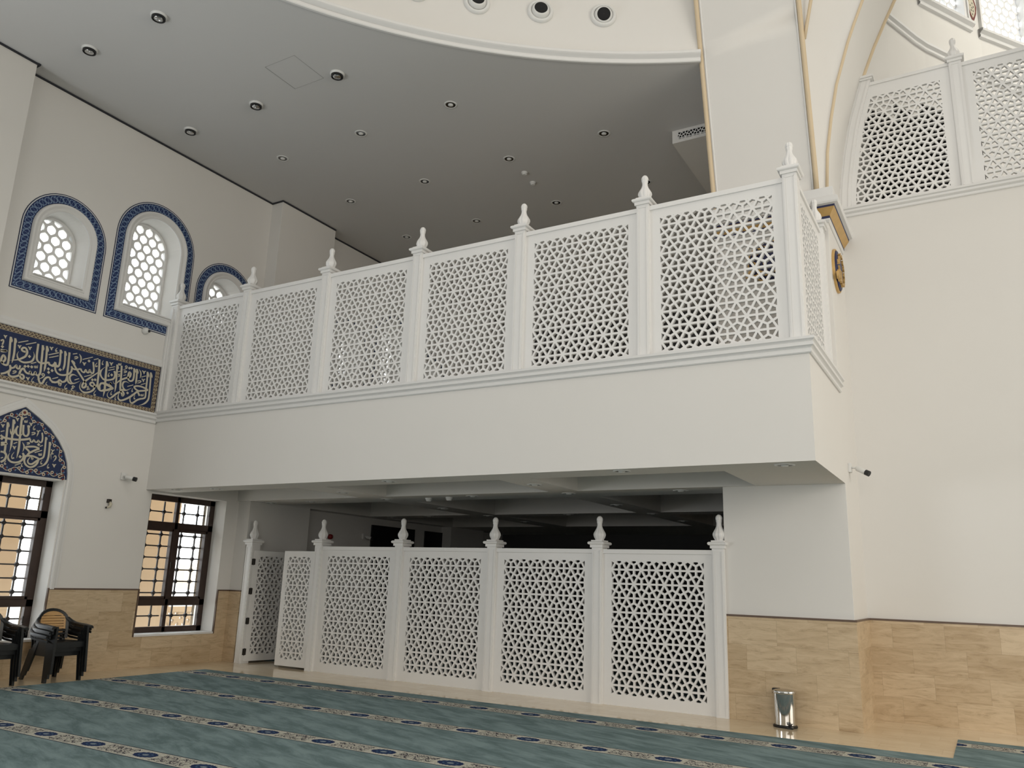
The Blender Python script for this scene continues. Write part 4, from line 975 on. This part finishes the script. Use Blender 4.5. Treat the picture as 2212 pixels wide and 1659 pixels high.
# ---- screens under the balcony
LX = [0.466, 2.20, 3.985, 5.79, 7.57, 9.325]
LY = 1.985
LZT = 2.112
q0 = thing('screen_post', 'white screen post with finial at the left pilaster, carrying the door hinges', 'post', (LX[0], LY, 0), 0, 'posts of the ground floor screen')
post_parts(q0, 0.0, LZT, fin=0.35)
labs = ['', 'white screen post with finial just right of the double doors', 'white screen post with finial, third from the left pilaster', 'white screen post with finial, fourth from the left pilaster', 'white screen post with finial, fifth from the left pilaster', 'white screen post with finial standing against the big pier']
for i in range(1, 6): dup(q0, (LX[i], LY, 0), None, labs[i])
LOZ0, LOZ1 = 0.145, 1.930
s0 = thing('lattice_screen', 'white ground floor lattice screen right beside the double doors', 'screen', (LX[1] + 0.0775, LY, 0), 0, 'ground floor lattice screens')
LA, LR = OW / 6, 0.1935
panel_parts(s0, RW, 0.0, 2.092, o0, o0 + OW, LOZ0, LOZ1, fretwork(o0, LOZ0, o0 + OW, LOZ1, LA, LR, LOZ0 + 0.118))
slab = ['', 'white ground floor lattice screen, second from the doors', 'white ground floor lattice screen, third from the doors', 'white ground floor lattice screen nearest the big pier']
for i in range(2, 5):
    c = dup(s0, (LX[i] + 0.0775, LY, 0), None, slab[i - 1]); c.scale = ((LX[i + 1] - LX[i] - 0.155) / RW, 1, 1)
# doors
DW = 0.765
def door(name, label, loc, rz, mirror):
    d = thing(name, label, 'door', loc, rz, 'leaves of the screen double door')
    dz0, dz1 = 0.035, 2.005
    ox0, ox1 = 0.115, 0.665
    fw = fretwork(ox0, 0.150, ox1, 1.905, 0.55 / 2.5, 0.1905, 0.150 + 0.116, xoff=0.06)
    fw.v = [(p[0] * (-1 if mirror else 1), p[1], p[2]) for p in fw.v]
    build('fretwork', fw, 'lacquer', d)
    f = MB(); s_ = -1 if mirror else 1
    fl = [(0, dz0), (DW, dz0), (DW, dz1), (0, dz1)]; hl = [(ox0, 0.150), (ox1, 0.150), (ox1, 1.905), (ox0, 1.905)]
    for y in (0, 0.045):
        for i in range(4):
            j = (i + 1) % 4; f.quad(*[(s_ * p[0], y, p[1]) for p in (fl[i], fl[j], hl[j], hl[i])])
    for i in range(4):
        j = (i + 1) % 4; f.quad((s_ * fl[i][0], 0, fl[i][1]), (s_ * fl[j][0], 0, fl[j][1]), (s_ * fl[j][0], 0.045, fl[j][1]), (s_ * fl[i][0], 0.045, fl[i][1]))
    fr_d = build('frame', f, 'lacquer', d)
    for z in ((0.20, 0.74, 1.27, 1.80) if not mirror else ()):
        h = MB(); h.box(-0.034 if not mirror else -0.0, -0.012, z - 0.055, 0.034 if not mirror else 0.01, 0.02, z + 0.055)
        h.lathe([(0.011, -0.06), (0.011, 0.06)], (0, -0.012, z), 10)
        build('hinge', h, 'bronze', fr_d)
    return d
door('screen_door', 'white lattice door leaf standing open into the dark room behind', (LX[0] + 0.0875, LY + 0.06, 0), math.radians(80), False)
door('screen_door', 'white lattice door leaf that is closed, beside the open leaf', (LX[1] - 0.083, LY + 0.05, 0), 0, True)

# ================================================================== ceiling fittings
def spot_recessed(label, loc, group, r=0.075):
    d = thing('downlight', label, 'ceiling light', loc, 0, group)
    mb = MB(); mb.lathe([(r * 1.35, 0.0), (r * 1.35, -0.006), (r * 1.05, -0.010), (r, 0.0), (r * 0.98, 0.0)], (0, 0, 0), 24); 
    mb2 = MB(); mb2.grid([[(q * math.cos(2 * PI * k / 24), q * math.sin(2 * PI * k / 24), z) for k in range(24)] for q, z in ((r * 1.35, 0.0), (r * 1.33, -0.007), (r * 1.06, -0.010), (r * 1.0, -0.003))], True)
    build('ring', mb2, 'whiteplastic', d, smooth=True)
    mb3 = MB(); mb3.grid([[(q * math.cos(2 * PI * k / 24), q * math.sin(2 * PI * k / 24), z) for k in range(24)] for q, z in ((r * 1.0, -0.004), (r * 0.9, -0.002), (r * 0.55, -0.001))], True)
    build('reflector', mb3, 'darkchrome', d)
    mb4 = MB(); mb4.lathe([(r * 0.55, 0.0), (r * 0.5, -0.012), (r * 0.3, -0.02), (0.003, -0.022)], (0, 0, 0), 16); build('bulb', mb4, 'whiteplastic', d, smooth=True)  # white colour stands in for bright window reflections in the fitting
    return d
def spot_black(label, loc, group):
    d = thing('spotlight', label, 'ceiling light', loc, 0, group)
    mb = MB(); mb.lathe([(0.115, 0.0), (0.115, -0.012), (0.10, -0.03), (0.094, -0.03)], (0, 0, 0), 24); build('ring', mb, 'whiteplastic', d, smooth=True, auto=0.6)
    mb = MB(); mb.lathe([(0.094, -0.028), (0.094, -0.058), (0.080, -0.066), (0.072, -0.050)], (0, 0, 0), 24); build('bezel', mb, 'black', d, smooth=True, auto=0.6)
    mb = MB(); mb.lathe([(0.076, -0.050), (0.060, -0.062), (0.03, -0.068), (0.002, -0.070)], (0, 0, 0), 24); build('lens', mb, 'chrome', d, smooth=True)
    return d
BL = [(2.99, -2.97, 'nearest the top edge of the photo'), (1.39, -2.98, 'near the left wall at the upper left corner'), (0.86, -0.73, 'above the middle arched window close to the wall'), (2.54, -0.76, 'in the middle of the second row'), (4.33, -0.76, 'nearest the curved drum moulding')]
b0 = None
for x, y, t in BL:
    lab = 'black rimmed ceiling spotlight %s' % t
    if b0 is None: b0 = spot_black(lab, (x, y, ZC), 'black rimmed ceiling spotlights')
    else: dup(b0, (x, y, ZC), None, lab)
rows_ = [(0.75, [1.61, 3.52, 5.44], 'nearest row'), (2.70, [1.58, 3.49, 5.42, 7.33], 'middle row'), (4.67, [1.54, 3.45, 5.40, 7.35], 'far row')]
c0 = None
for y, xs, nm in rows_:
    for k, x in enumerate(xs):
        lab = 'chrome recessed light in the high ceiling, %s, %s from the left wall' % (nm, ordn[k])
        if c0 is None: c0 = spot_recessed(lab, (x, y, ZC), 'recessed lights of the high ceiling', 0.082)
        else: dup(c0, (x, y, ZC), None, lab)
LL = [(0.61, 0.13), (1.48, 0.24), (5.12, 0.22), (8.71, 0.17), (10.60, 0.22), (3.33, 1.26), (7.0, 1.12), (0.46, 2.42), (1.54, 2.39), (3.38, 2.35), (5.23, 2.25), (6.98, 2.25), (8.73, 2.29), (3.36, 4.09), (6.99, 4.09), (0.80, 5.74), (1.87, 5.70), (3.36, 5.75), (5.27, 5.72), (7.0, 5.81), (7.0, 7.57), (3.36, 7.35)]
for i, (x, y) in enumerate(LL):
    rowt = 'front beam' if y < 0.4 else 'first cross beam' if y < 1.9 else 'beam over the screens' if y < 2.6 else 'dark room cross beam' if y in (4.09,) else 'deepest dark beams' if y > 5 else 'cross beam'
    sib = [p for p in LL if ((p[1] < 0.4) == (y < 0.4)) and ((0.4 < p[1] < 1.9) == (0.4 < y < 1.9)) and ((1.9 < p[1] < 2.6) == (1.9 < y < 2.6)) and ((2.6 < p[1] < 5) == (2.6 < y < 5)) and ((p[1] > 5) == (y > 5))]
    k = sorted(sib).index((x, y))
    dup(c0, (x, y, ZS), None, 'recessed light under the balcony, %s, %s from the left' % (rowt, ordn[k]), 'recessed lights under the balcony')
def detector(label, loc):
    d = thing('smoke_detector', label, 'detector', loc, 0, 'ceiling detectors')
    mb = MB(); mb.lathe([(0.06, 0), (0.06, -0.018), (0.052, -0.03)], (0, 0, 0), 20); build('base', mb, 'whiteplastic', d, smooth=True, auto=0.6)
    mb = MB(); mb.lathe([(0.045, -0.03), (0.045, -0.048), (0.035, -0.058), (0.003, -0.06)], (0, 0, 0), 20); build('head', mb, 'whiteplastic', d, smooth=True, auto=0.6)
    return d
dd = detector('small white smoke detector on the high ceiling, nearer to the dome', (5.43, 3.27, ZC))
dup(dd, (5.38, 3.69, ZC), None, 'small white smoke detector on the high ceiling, farther from the dome')
dup(dd, (4.27, 2.36, ZS), None, 'white smoke detector on the beam over the screens, left one')
e_ = dup(dd, (4.72, 2.32, ZS), None, 'white smoke detector on the beam over the screens, right one')
# access hatch outline in the ceiling
mb = MB()
h0, h1, k0, k1 = 3.44, 4.06, -1.42, -0.78
for a in ((h0, k0, h0 + 0.012, k1), (h1, k0, h1 + 0.006, k1), (h0, k0, h1, k0 + 0.006), (h0, k1, h1, k1 + 0.004)): mb.box(a[0], a[1], ZC - 0.003, a[2], a[3], ZC - 0.0005)
tag(build('access_hatch', mb, 'hatchline'), 'faint square access hatch outline in the grey high ceiling', 'hatch')
# air duct box
du = thing('air_duct', 'white boxed duct with a lattice grille hanging under the ceiling beside the pier', 'air duct', (8.40, 3.17, ZC - 0.24))
mb = MB(); f_ = [(0, 0), (0.97, 0), (0.97, 0.238), (0, 0.238)]; g_ = [(0.10, 0.06), (0.9, 0.06), (0.9, 0.19), (0.10, 0.19)]
for i in range(4):
    j = (i + 1) % 4; mb.quad(*[(p[0], 0, p[1]) for p in (f_[i], f_[j], g_[j], g_[i])])
mb.quad((0, 0, 0), (0, 2.2, 0), (0, 2.2, 0.238), (0, 0, 0.238)); mb.quad((0, 0, 0), (0.97, 0, 0), (0.97, 2.2, 0), (0, 2.2, 0)); mb.quad((0, 2.2, 0), (0.97, 2.2, 0), (0.97, 2.2, .238), (0, 2.2, .238))
build('casing', mb, 'plaster', du)
g = fretwork(0.10, 0.06, 0.9, 0.19, 0.13, 0.1126, 0.08, 0.012, 0.0, 0.012); build('grille', g, 'lacquer', du)
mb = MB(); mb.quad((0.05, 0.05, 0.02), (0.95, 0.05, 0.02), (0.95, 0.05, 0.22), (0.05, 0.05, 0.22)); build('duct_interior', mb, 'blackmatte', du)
# ball nozzles on the drum
v0 = None
for i, (ang, tilt) in enumerate(((120.53, -0.30), (126.38, 0.05), (132.27, 0.10), (137.86, 0.12))):
    t = math.radians(ang)
    lab = ['round white air nozzle with a black core on the drum, nearest the pier', 'round white air nozzle with a black core on the drum, second from the pier', 'round white air nozzle with a black core on the drum, third from the pier', 'round white air nozzle on the drum, mostly cut off by the top edge'][i]
    loc = (DC[0] + DR * math.cos(t), DC[1] + DR * math.sin(t), 10.04)
    rz = t + PI / 2        # local -y points to the dome centre... local frame: axis y outward
    if v0 is None:
        v0 = thing('air_nozzle', lab, 'air vent', loc, rz, 'air nozzles on the drum')
        rows = [(0.200, 0.0), (0.200, 0.02), (0.185, 0.045), (0.165, 0.055), (0.150, 0.045), (0.140, 0.025)]
        mb = MB(); mb.grid([[(r * math.cos(2 * PI * k / 40), h, r * math.sin(2 * PI * k / 40)) for k in range(40)] for r, h in rows], True); build('ring', mb, 'whiteplastic', v0, smooth=True)
        rows = [(0.140, 0.02), (0.135, 0.045), (0.120, 0.075), (0.102, 0.095), (0.100, 0.088)]
        mb = MB(); mb.grid([[(r * math.cos(2 * PI * k / 40), h, r * math.sin(2 * PI * k / 40)) for k in range(40)] for r, h in rows], True); o_ = build('ball', mb, 'whiteplastic', v0, smooth=True); o_.rotation_euler = (tilt, 0, 0)
        rows = [(0.101, 0.090), (0.099, 0.094), (0.03, 0.098), (0.001, 0.099)]
        mb = MB(); mb.grid([[(r * math.cos(2 * PI * k / 40), h, r * math.sin(2 * PI * k / 40)) for k in range(40)] for r, h in rows], True); o_ = build('core', mb, 'blackmatte', v0, smooth=True); o_.rotation_euler = (tilt, 0, 0)
    else:
        c = dup(v0, loc, rz, lab)
        for ch in c.children:
            if ch.name.startswith(('ball', 'core')): ch.rotation_euler = (tilt, 0, 0)

# ================================================================== wall fittings
def bullet_cam(label, loc, rz, yaw, pitch):
    d = thing('security_camera', label, 'camera', loc, rz, None)
    mb = MB(); mb.box(-0.05, 0, -0.06, 0.05, 0.035, 0.06); build('bracket', mb, 'whiteplastic', d, bevel=0.006)
    mb = MB(); mb.tube([(0, 0.03, 0), (0, 0.08, 0.0), (0, 0.11, -0.015)], 0.014, 10); build('arm', mb, 'whiteplastic', d, smooth=True)
    R_ = Matrix.Translation((0, 0.12, -0.02)) @ Matrix.Rotation(yaw, 4, 'Z') @ Matrix.Rotation(pitch, 4, 'X')
    mb = MB(); mb.lathe([(0.028, -0.03), (0.034, -0.02), (0.034, 0.12), (0.030, 0.125)], (0, 0, 0), 20, axis='y'); mb.v = [tuple(R_ @ Vector(p)) for p in mb.v]; ho = build('housing', mb, 'whiteplastic', d, smooth=True, auto=0.7)
    mb = MB(); mb.lathe([(0.036, 0.10), (0.037, 0.155), (0.030, 0.157), (0.002, 0.150)], (0, 0, 0), 20, axis='y'); mb.v = [tuple(R_ @ Vector(p)) for p in mb.v]; build('lens_hood', mb, 'black', ho, smooth=True, auto=0.7)
    return d
bullet_cam('small white bullet camera with black lens on the left wall above the bracket', (0, -0.47, 3.10), -PI / 2, math.radians(35), math.radians(-12))
bullet_cam('white bullet camera on the side of the big pier pointing right', (XR, 2.42, 3.18), -PI / 2, math.radians(-20), math.radians(-28))
d = thing('wall_bracket', 'small dark hooked wall bracket on the left wall between the windows', 'wall bracket', (0, -0.67, 2.62))
mb = MB(); mb.box(0, -0.03, 0.02, 0.045, 0.035, 0.08); build('plate', mb, 'bronze', d, bevel=0.006)
mb = MB(); mb.tube([(0.03, 0.01, 0.03), (0.05, 0.02, 0.0), (0.05, 0.01, -0.04), (0.035, -0.025, -0.06), (0.03, -0.04, -0.06)], [0.02, 0.026, 0.022, 0.015, 0.01], 10); build('hook', mb, 'cream', d, smooth=True)
mb = MB(); mb.tube([(0.035, -0.02, -0.058), (0.03, -0.05, -0.062)], 0.014, 8); build('tip', mb, 'bronze', d, smooth=True)
d = thing('dome_camera', 'small white dome camera on the left wall under the middle arched window', 'camera', (0, -0.47, 5.655))
mb = MB(); mb.lathe([(0.062, 0.0), (0.062, 0.03), (0.055, 0.06), (0.035, 0.085), (0.003, 0.095)], (0, 0, 0), 24, axis='x'); build('housing', mb, 'whiteplastic', d, smooth=True)
mb = MB(); mb.lathe([(0.026, 0.06), (0.026, 0.092), (0.018, 0.10), (0.002, 0.102)], (0, 0.028, -0.004), 16, axis='x'); build('lens', mb, 'black', d, smooth=True)
d = thing('fire_alarm', 'red fire alarm sounder on the dark wall behind the screens', 'alarm', (0, 4.62, 2.42))
mb = MB(); mb.lathe([(0.055, 0.0), (0.055, 0.04), (0.045, 0.07), (0.002, 0.08)], (0, 0, 0), 20, axis='x'); build('housing', mb, 'red', d, smooth=True)
bullet_cam('small dark camera on the dark wall behind the screens', (0, 5.75, 2.50), -PI / 2, 0.3, -0.3)
for i, (a, b, t) in enumerate(((6.0, 7.65, 'nearer'), (8.1, 9.7, 'farther'))):
    mb = MB(); mb.box(0.0, a, 0, 0.04, b, 2.78); o_ = build('door_%d' % (i + 1), mb, 'doorandshade'); struct(o_)
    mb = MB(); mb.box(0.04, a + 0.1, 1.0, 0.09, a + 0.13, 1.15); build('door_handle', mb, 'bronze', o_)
mb = MB(); mb.box(2.4, 11.94, 0, 5.6, 12, 2.45); struct(build('door_3', mb, 'doorandshade'))

# roundels on the pier
ALLAH = ';'.join(st for st in CAL_TYMP.split(';')[18:22])
def roundel(label, loc, rz):
    d = thing('roundel', label, 'roundel', loc, rz, 'calligraphy roundels on the pier')
    R0 = 0.31
    mb = MB(); mb.lathe([(R0, 0.0), (R0, -0.030), (R0 - 0.008, -0.036), (R0 - 0.020, -0.036), (R0 - 0.024, -0.030)], (0, 0, 0), 48, axis='y'); build('rim', mb, 'gold', d, smooth=True, auto=0.6)
    mb = MB(); mb.lathe([(R0 - 0.022, -0.030), (R0 - 0.035, -0.050), (0.2, -0.066), (0.10, -0.074), (0.002, -0.076)], (0, 0, 0), 48, axis='y'); build('field', mb, 'navy', d, smooth=True)
    e = []
    for st in ALLAH.split(';'):
        v = [int(q) for q in st.split()]; o = [v[0] * 1, v[1]]
        for i in range(2, len(v), 2): o += [int((v[i] / 1000 + 2.10) * 1000 * 1.15), int((v[i + 1] / 1000 - 3.70) * 1000 * 1.0)]
        e.append(' '.join(map(str, o)))
    r2 = random.Random(3)
    for k in range(15):
        a = 2 * PI * k / 15; q = 0.19 + 0.02 * (k % 2); c = (q * math.cos(a), q * math.sin(a))
        e.append('%d 2 ' % 26 + ' '.join('%d %d' % (1000 * (c[0] + 0.05 * math.cos(a + PI / 2 + t_) * s_), 1000 * (c[1] + 0.05 * math.sin(a + PI / 2 + t_) * s_)) for s_, t_ in ((-1, 0.5), (0, 0), (1, -0.6))))
    mb = strokes(';'.join(e), lambda x, y, z: (y, -0.055 - x, z), 0.032); build('lettering', mb, 'gold', d, merge=False)
    return d
roundel('navy and gold calligraphy roundel on the front of the big pier, seen through the lattice', (10.17, YP, 6.07), 0)
roundel('navy and gold calligraphy roundel on the side of the big pier, seen edge on', (XR, 2.44, 5.93), PI / 2)

# apse windows
for k, (i, j) in enumerate(WINSEG):
    a, b = Vector(AP[i]), Vector(AP[j]); L = (b - a).length; ang = math.atan2((b - a).y, (b - a).x)
    root = thing('window_%d' % (9 + k), '', 'window', (a.x, a.y, ZSILL), ang); root['kind'] = 'structure'; del root['category']
    H = 2.6
    mb = MB()
    for (x0, x1, za, zb_) in ((0, 0.10, 0, H), (L - 0.10, L, 0, H), (0, L, H, H + 0.5)): mb.box(x0, -0.03, za, x1, 0.20, zb_)
    for (x0, x1) in ((0.0, 0.035), (L - 0.035, L)): mb.box(x0, -0.06, 0, x1, -0.02, H)
    build('window_frame', mb, 'stucco', root, bevel=0.006)
    mb = MB(); mb.grid([[(-0.06, -o, z), (L + 0.06, -o, z)] for o, z in ((0, -0.10), (0.05, -0.09), (0.06, -0.05), (0.04, -0.04), (0.05, -0.02), (0.11, 0.02), (0.12, 0.06), (0.08, 0.08), (0, 0.085), (-0.15, 0.085))]); build('window_sill', mb, 'stucco', root)
    g = hexgrille(rect_planes(0.1, 0.05, L - 0.1, H), 0.1, 0.05, L - 0.1, H, 0.20, 0.032, 0.12, 0.155); build('grille', g, 'stucco', root)
# painted pendant ornament between the apse windows
a, b = Vector(AP[5]), Vector(AP[6]); m_ = (a + b) / 2; ang = math.atan2((b - a).y, (b - a).x)
d = thing('painted_ornament', 'maroon and white pendant ornament on the wall between the upper right windows', 'ornament', (m_.x, m_.y, 12.05), ang)
mb = MB(); out = [(0, 0.0), (0.05, 0.07), (0.02, 0.13), (0.06, 0.20), (0.13, 0.34), (0.16, 0.50), (0.10, 0.66), (0.15, 0.85), (0, 1.05)]
pts = out + [(-p[0], p[1]) for p in reversed(out[1:-1])]
mb.shape(pts, [], lambda u, v: (u, -0.006, v)); build('outline', mb, 'maroon', d, merge=False)
mb = MB(); inn = [(0, 0.20), (0.035, 0.24), (0.095, 0.36), (0.11, 0.49), (0.06, 0.62), (0, 0.7)]
mb.shape(inn + [(-p[0], p[1]) for p in reversed(inn[1:-1])], [], lambda u, v: (u, -0.009, v)); mb.shape([(0, 0.03), (0.028, 0.07), (0, 0.11), (-0.028, 0.07)], [], lambda u, v: (u, -0.009, v)); build('white_fill', mb, 'cream', d, merge=False)
mb = MB()
for (u, v) in ((0, 0.28), (0.03, 0.36), (-0.03, 0.36), (0, 0.42), (0.05, 0.46), (-0.05, 0.46), (0.02, 0.53)): mb.poly([(u + 0.016 * math.cos(t * PI / 3), -0.011, v + 0.02 * math.sin(t * PI / 3)) for t in range(6)])
build('black_motif', mb, 'black', d, merge=False)

# ================================================================== furniture
def chair(label, loc, rz):
    """local: front faces +x, width along y, feet on z=0"""
    d = thing('armchair', label, 'chair', loc, rz, 'stacked black resin armchairs')
    W2, D0, D1, SH = 0.235, -0.22, 0.24, 0.42
    mb = MB()                                                     # seat with a shallow dish
    nx, ny = 8, 8; top = []
    for i in range(nx + 1):
        u = i / nx; row = []
        for j in range(ny + 1):
            v_ = j / ny * 2 - 1
            wdt = W2 * (0.90 + 0.10 * u)
            row.append((D0 + (D1 - D0) * u, v_ * wdt, SH - 0.018 * (1 - v_ * v_) + 0.012 * u - (0.03 if i == nx else 0)))
        top.append(row)
    mb.grid(top); mb.grid([[(p[0], p[1], p[2] - 0.012) for p in r] for r in top]); build('seat', mb, 'resin', d, smooth=True)
    mb = MB()                                                     # apron
    ap = [(D1, -W2), (D1, W2), (D0, W2 * 0.9), (D0, -W2 * 0.9)]
    for i in range(4):
        p, q = ap[i], ap[(i + 1) % 4]; mb.quad((*p, SH), (*q, SH), (q[0], q[1], SH - 0.075), (p[0], p[1], SH - 0.075))
        mb.quad((p[0] * .95, p[1] * .96, SH), (q[0] * .95, q[1] * .96, SH), (q[0] * .95, q[1] * .96, SH - 0.075), (p[0] * .95, p[1] * .96, SH - 0.075))
    build('apron', mb, 'resin', d)
    for s in (-1, 1):                                             # legs: tapered channels
        for (tx, ty, fx, fy, ztop) in ((D1 - 0.015, s * (W2 + 0.015), 0.29, s * 0.275, 0.64), (D0 + 0.01, s * W2 * 0.93, -0.30, s * 0.265, SH)):
            mb = MB(); rows = []
            for k in range(7):
                t = k / 6; z = t * ztop; x = fx + (tx - fx) * t; y = fy + (ty - fy) * t; w_ = 0.034 + 0.018 * t
                rows.append([(x - w_, y - s * 0.004, z), (x - w_, y - s * 0.036, z), (x - w_ + 0.008, y - s * 0.036, z), (x - w_ + 0.008, y - s * 0.012, z), (x + w_ - 0.008, y - s * 0.012, z), (x + w_ - 0.008, y - s * 0.036, z), (x + w_, y - s * 0.036, z), (x + w_, y - s * 0.004, z)])
            mb.grid(rows, True, 0, False); build('leg', mb, 'resin', d)
        # arm: band that sweeps from the back to the front leg, with two slots below the top band
        mb = MB(); P = [(-0.235, 0.225, 0.74), (-0.20, 0.262, 0.700), (-0.12, 0.285, 0.672), (0.0, 0.292, 0.662), (0.12, 0.29, 0.656), (0.22, 0.285, 0.648), (0.275, 0.283, 0.640)]
        P = [Vector((p[0], s * p[1], p[2])) for p in P]
        rows = []
        for p in P:
            rows.append([(p.x, p.y - s * 0.034, p.z - 0.006), (p.x, p.y - s * 0.014, p.z + 0.006), (p.x, p.y + s * 0.012, p.z + 0.005), (p.x, p.y + s * 0.030, p.z - 0.010), (p.x, p.y + s * 0.032, p.z - 0.040), (p.x, p.y - s * 0.034, p.z - 0.022)])
        mb.grid(rows, True, 0, True)
        for dz in (0.048, 0.088):
            mb.grid([[(p.x, p.y + s * 0.008, p.z - dz + 0.014), (p.x, p.y + s * 0.008, p.z - dz - 0.016), (p.x, p.y - s * 0.006, p.z - dz - 0.016), (p.x, p.y - s * 0.006, p.z - dz + 0.014)] for p in P[0:7]], True, 0, True)
        build('armrest', mb, 'resin', d, smooth=True, auto=0.8)
    # back frame: tall arch, leaning backwards
    def bp_(u, z): lean = -0.215 - 0.16 * (z - 0.42); return (lean - 0.03 * (1 - (u / 0.23) ** 2) + 0.03, u, z)
    mb = MB(); fr_ = []
    outl = [(-0.225, 0.44), (-0.232, 0.60), (-0.232, 0.70)] + [(-0.232 * math.cos(PI * k / 14), 0.70 + 0.17 * math.sin(PI * k / 14)) for k in range(1, 14)] + [(0.232, 0.70), (0.232, 0.60), (0.225, 0.44)]
    rows = []
    for i, (u, z) in enumerate(outl):
        c = Vector((0, 0.60)); dv = (Vector((u, z)) - Vector((0, max(0.50, min(z, 0.66))))).normalized() * 0.040
        o1 = (u, z); i1 = (u - dv.x, z - dv.y)
        A, B = bp_(*o1), bp_(*i1)
        rows.append([A, B, (B[0] - 0.022, B[1], B[2]), (A[0] - 0.022, A[1], A[2])])
    mb.grid(rows, True, 0, True)
    for z in (0.50, 0.545):
        mb.grid([[(bp_(u, z)[0], u, z), (bp_(u, z)[0], u, z + 0.022), (bp_(u, z)[0] - 0.018, u, z + 0.022), (bp_(u, z)[0] - 0.018, u, z)] for u in (-0.2, -0.1, 0, 0.1, 0.2)], True, 0, True)
    build('back_frame', mb, 'resin', d, smooth=True, auto=0.7)
    mb = MB()                                                     # tan insert with slots between its slats
    def hwid(z):
        return 0.192 if z < 0.70 else 0.192 * math.sqrt(max(0.0, 1 - ((z - 0.70) / 0.135) ** 2))
    edges = [0.575, 0.612, 0.650, 0.688, 0.726, 0.764, 0.833]
    for za, zb_ in zip(edges, edges[1:]):
        zs2 = [za + 0.004, (za + zb_) / 2, zb_ - 0.004] if zb_ < 0.83 else [za + 0.004, 0.785, 0.805, 0.820, 0.832]
        for side in (0, -0.012):
            mb.grid([[(bp_(u_ * hwid(z), z)[0] - 0.006 + side, u_ * hwid(z), z) for u_ in (-1, -0.6, -0.2, 0.2, 0.6, 1)] for z in zs2])
        for z in (zs2[0], zs2[-1]): mb.grid([[(bp_(u_ * hwid(z), z)[0] - 0.006 + q, u_ * hwid(z), z) for u_ in (-1, -0.6, -0.2, 0.2, 0.6, 1)] for q in (0, -0.012)])
    for s in (-1, 1):
        mb.grid([[(bp_(s * 0.192, z)[0] - 0.005, s * 0.192, z), (bp_(s * 0.165, z)[0] - 0.005, s * 0.165, z)] for z in (0.575, 0.65, 0.72)])
    build('back_insert', mb, 'resinwood', d)
    return d
ch = chair('black resin armchair at the bottom of the stack by the left wall', (0.50, -1.49, 0.0), 0)
sx_, sz_ = 0.052, 0.062
dup(ch, (0.50 + sx_, -1.49, sz_), None, 'black resin armchair in the middle of the stack by the left wall')
dup(ch, (0.50 + 2 * sx_, -1.49, 2 * sz_), None, 'black resin armchair with tan slatted back on top of the stack')
for k, t in enumerate(('lowest', 'middle', 'uppermost')):
    dup(ch, (0.46 + k * sx_, -2.42, k * sz_), None, 'black resin armchair at the left edge of the photo, %s of its stack' % t, 'armchairs cut off by the left edge')

# pedal bin
b_ = thing('pedal_bin', 'polished steel pedal bin with black base beside the travertine pier', 'bin', (10.13, 1.845, 0), math.radians(-3))
mb = MB(); mb.lathe([(0.140, 0.0), (0.144, 0.006), (0.144, 0.022), (0.134, 0.030), (0.128, 0.031)], (0, 0, 0), 48, sy=0.82); mb.box(0.05, -0.135, 0.0, 0.12, -0.08, 0.022); build('base', mb, 'black', b_, smooth=True, auto=0.6)
mb = MB(); mb.lathe([(0.126, 0.028), (0.127, 0.04), (0.131, 0.37), (0.131, 0.385)], (0, 0, 0), 64, sy=0.82); bd = build('body', mb, 'steel', b_, smooth=True, auto=0.5)
mb = MB(); mb.lathe([(0.134, 0.384), (0.137, 0.390), (0.137, 0.406), (0.130, 0.418), (0.10, 0.428), (0.05, 0.433), (0.003, 0.434)], (0, 0, 0), 64, sy=0.82); build('lid', mb, 'steel', b_, smooth=True, auto=0.7)
mb = MB(); mb.box(-0.150, 0.02, 0.372, -0.128, 0.09, 0.425); mb.box(-0.150, 0.02, 0.412, -0.07, 0.09, 0.432); build('hinge', mb, 'black', bd, bevel=0.004)
mb = MB(); mb.box(0.055, -0.150, 0.052, 0.115, -0.095, 0.062); mb.box(0.068, -0.118, 0.030, 0.102, -0.09, 0.056); build('pedal', mb, 'black', bd, bevel=0.004)

# ================================================================== outside the windows
def column(label, x, y0, y1, h=4.3):
    d = thing('portico_column', label, 'column', (x, (y0 + y1) / 2, -0.3), 0, 'beige portico columns outside'); w_ = (y1 - y0) / 2
    mb = MB(); mb.box(-0.35, -w_, 0.25, 0.35, w_, h); build('shaft', mb, 'extbeige', d)
    mb = MB(); mb.box(-0.42, -w_ - 0.07, 0, 0.42, w_ + 0.07, 0.25); build('base', mb, 'extbeige', d, bevel=0.01)
    return d
column('beige portico column outside the window beside the screens', -2.4, 1.50, 2.33)
column('beige portico column outside the near left window', -2.4, -1.9, -0.86)
# low pierced parapet outside
d = thing('pierced_parapet', 'pale pierced stone parapet seen low through the right lower window', 'parapet', (-3.4, 2.4, -0.3))
f = fretwork(0, 0.15, 3.2, 1.0, 0.42, 0.364, 0.3, 0.09, 0, 0.08); f.v = [(p[1], p[0], p[2]) for p in f.v]; build('fretwork', f, 'extbeige', d)
mb = MB(); mb.box(-0.05, 0, 0, 0.13, 3.2, 0.15); mb.box(-0.05, 0, 1.0, 0.13, 3.2, 1.12); build('frame', mb, 'extbeige', d, bevel=0.01)
for (y, w_, h, t) in ((11.0, 5.0, 3.2, 'pale low building far outside the window, nearer one'), (19.0, 8.0, 4.0, 'pale low building far outside the window, farther one')):
    d = thing('building', t, 'building', (-22, y, -0.3)); mb = MB(); mb.box(-4, -w_ / 2, 0, 0, w_ / 2, h); build('wall', mb, 'extwhite', d)
    for k in range(3):
        mb = MB(); mb.box(0.0, -w_ / 2 + 0.6 + k * w_ / 3.4, 1.0, 0.03, -w_ / 2 + 1.5 + k * w_ / 3.4, 2.2); build('window', mb, 'extbeige', d)
